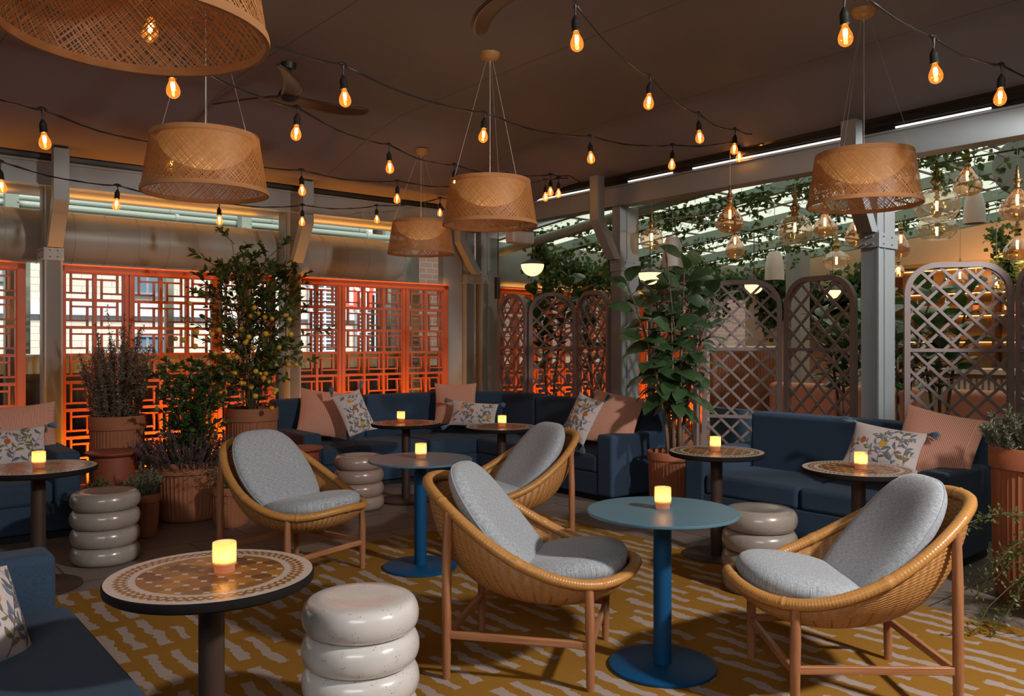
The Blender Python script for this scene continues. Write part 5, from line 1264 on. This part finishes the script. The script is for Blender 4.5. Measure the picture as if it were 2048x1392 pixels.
def dome(px, py, w_px, d, lb):
    p = P(px, py, d); r = w_px/2*d/F; t = thing('dome_pendant', lb, 'lamp', p, group='lit opal half-dome pendants'); q = p-CN; top = rz_(-q.dot(BX))-p.z+.03
    mb = MB(); mb.lathe([(r*math.cos(a_), -r*1.02*math.sin(a_)) for a_ in [k/12*PI/2*.999 for k in range(13)]], 32); mb.build('opal_shade', M['opal'], t, smooth=9)
    mb = MB(); mb.lathe([(r*1.01, 0), (r*1.01, .012), (r*.5, .05), (.03, .07), (.012, .12), (0, .12)], 32); mb.lathe([(0, -.001), (r, -.001)], 32); mb.build('cap', M['brown_metal'], t, smooth=.7)
    mb = MB(); mb.tube([(0, 0, .1), (0, 0, max(.3, top))], .006, 6); mb.build('stem', M['black'], t)
for a in ((1065, 529, 46, 10.3, 'lit half-dome pendant above the corner trellis panels'), (1300, 546, 46, 10.0, 'lit half-dome pendant behind the rubber plant top leaves'), (1508, 569, 37, 10.6, 'lit half-dome pendant seen in the arch right of the rubber plant'), (1665, 581, 32, 11.4, 'lit half-dome pendant seen in the arch left of the right steel post')): dome(*a)
for px, py, d, s, lb in ((1345, 505, 8.8, 1.0, 'white tapered ceramic shade above the rubber plant'), (1549, 532, 9.6, .92, 'white tapered ceramic shade with ivy draped across its top'), (1949, 416, 7.8, 1.0, 'white tapered ceramic shade below the amber glass drop')):
    p = P(px, py, d); h = 62*s*d/F; r = 20.5*s*d/F; t = thing('ceramic_pendant', lb, 'lamp', p, group='white tapered ceramic pendants'); q = p-CN; top = rz_(-q.dot(BX))-p.z+.05
    mb = MB(); mb.lathe([(r*.93, -h/2), (r, -h/2), (r*1.0, -h/2+.01), (r*.97, -h*.1), (r*.86, h*.2), (r*.68, h*.42), (r*.55, h/2), (0, h/2)], 40); mb.build('shade', M['white_ceramic'], t, smooth=.9)
    mb = MB(); mb.tube([(0, 0, h/2), (0, 0, max(top, h))], .004, 6); mb.build('cord', M['wire'], t)
p = P(2058, 332, 6.9); mb = MB(); mb.lathe([(0, -.02), (.26, -.02), (.27, 0), (.26, .02), (0, .02)], 64); o = mb.build('acoustic_disc', M['steel'], smooth=.6, loc=p); o.rotation_euler = (PI/2-.15, 0, -.5); tag(o, 'large round grey disc hanging at the right edge under the glazed roof', 'panel')
t = thing('wall_heater', 'white boxy unit under the eave just right of the middle straw lamp', 'heater', P(1040, 478, 9.9), PHI); mb = MB(); mb.prism([(-.17, -.08), (.17, -.08), (.17, .08), (-.17, .08)], -.06, .09); mb.build('body', M['white_ceramic'], t, bevel=.03); mb = MB(); mb.tube([(0, 0, .08), (0, 0, .8)], .012, 8); mb.build('rod', M['black'], t)
t = thing('blind_cord', 'black blind cord with a weight hanging at the corner post', 'cord', P(996, 500, 10.5)); mb = MB(); mb.tube([(0, 0, .9), (0, 0, -.8)], .006, 6); mb.build('cord', M['black'], t); mb = MB(); mb.tube([(-.01, 0, -.35), (-.01, 0, -.62)], .035, 12); mb.build('weight', M['black'], t, smooth=.7)
# drooping white cable of the conservatory lamps
for k, pts in enumerate(([(1290, 452, 8.6), (1330, 437, 8.4), (1400, 432, 8.2), (1460, 425, 8.0)], [(1500, 360, 8.0), (1560, 378, 7.8), (1592, 372, 7.6), (1625, 340, 7.4)], [(1930, 292, 7.2), (1990, 308, 7.0), (2060, 315, 6.8)])):
    mb = MB(); mb.tube([P(*q) for q in pts], .004, 6); tag(mb.build('lamp_cable', M['wire'], smooth=9), ('pale lamp cable sagging behind the upper smoked glass drop', 'pale lamp cable sagging beside the right straw lamp', 'pale lamp cable sagging at the right edge under the glazed roof')[k], 'cable')
# ================================================================ LIGHT
w = bpy.data.worlds.new('World'); SC.world = w; w.use_nodes = True; nt = w.node_tree; bg = nt.nodes['Background']
bg.inputs[0].default_value = (.62, .74, .95, 1); bg.inputs[1].default_value = .55
sun = lamp('daylight', 'SUN', (0, 0, 12), 6.0, (1, .95, .86), angle=.3); sun.rotation_euler = (-BX*.72+Vector((0, 0, -1))+AX*.12).to_track_quat('-Z', 'Y').to_euler()
OR = (1.0, .34, .035); AM = (1.0, .37, .03)
def strip(name, x, y, z, ln, aim, e, col, wd=.05):
    d = Vector(aim)-Vector((x, y, z)); o = lamp(name, 'AREA', (0, 0, 0), e, col, shape='RECTANGLE', size=ln, size_y=wd)
    rot = Matrix((AX, BX*-1, Vector((0, 0, 1)))).transposed()
    zv = (rot @ (-d)).normalized(); xv = AX; yv = zv.cross(xv).normalized(); o.matrix_world = Matrix.Translation(CN+rot @ Vector((x, y, z))) @ Matrix((xv, yv, zv)).transposed().to_4x4(); return o
for x, e in ((-6.3, 42), (-3.85, 56), (-1.45, 52), (1.5, 50), (3.8, 42)):
    strip('screen_uplight', x, -.18, .05, 2.0, (x, .08, .55), e*.8, OR).data.spread = 1.5
    strip('screen_toplight', x, -.03, 2.30, 2.0, (x, .06, 2.15), 3.5, OR, .03)
    strip('soffit_light', x, .50, 2.88, 2.1, (x, .42, 3.2), 3.6 if x < 0 else .3, AM, .03)
lamp('key_spot', 'SPOT', (3.5, 1.5, 3.34), 860, (1, .93, .87), aim=(-.3, 4.6, .3), spot_size=1.5, spot_blend=.6, shadow_soft_size=.14)
lamp('column_spot', 'SPOT', W(7.6, .32, 3.1), 330, (.93, .97, 1), aim=W(5.0, -.1, 2.05), spot_size=.95, spot_blend=.4, shadow_soft_size=.07)
lamp('room_fill', 'AREA', (-.8, -1.4, 3.2), 95, (1, .965, .94), aim=(-.4, 5.5, .6), shape='RECTANGLE', size=3.0, size_y=1.5)  # soft fill added above and behind the camera, stands for no fixture
lamp('bar_glow', 'AREA', W(4.6, -5.3, 2.72), 45, (1, .58, .25), aim=W(4.6, -6.1, 1.7), shape='RECTANGLE', size=2.0, size_y=.3)
# ================================================================ CAMERA
cd = bpy.data.cameras.new('camera'); cam = bpy.data.objects.new('camera', cd); COL.objects.link(cam); SC.camera = cam
cam.location = (0, 0, EYE); cam.rotation_euler = (PI/2, 0, 0); cd.sensor_fit = 'HORIZONTAL'; cd.sensor_width = 36; cd.lens = F/2048*36; cd.shift_y = -(696-HY)/2048; cd.clip_start = .05
vs = SC.view_settings; SC.display_settings.display_device = 'sRGB'; vs.view_transform = 'Standard'; vs.look = 'None'; vs.exposure = 0.0; vs.gamma = 1.0; vs.use_curve_mapping = False
cy = SC.cycles; cy.use_denoising = True; cy.max_bounces = 8; cy.transparent_max_bounces = 24; cy.sample_clamp_indirect = 4; cy.caustics_reflective = False; cy.caustics_refractive = False; cy.use_adaptive_sampling = True
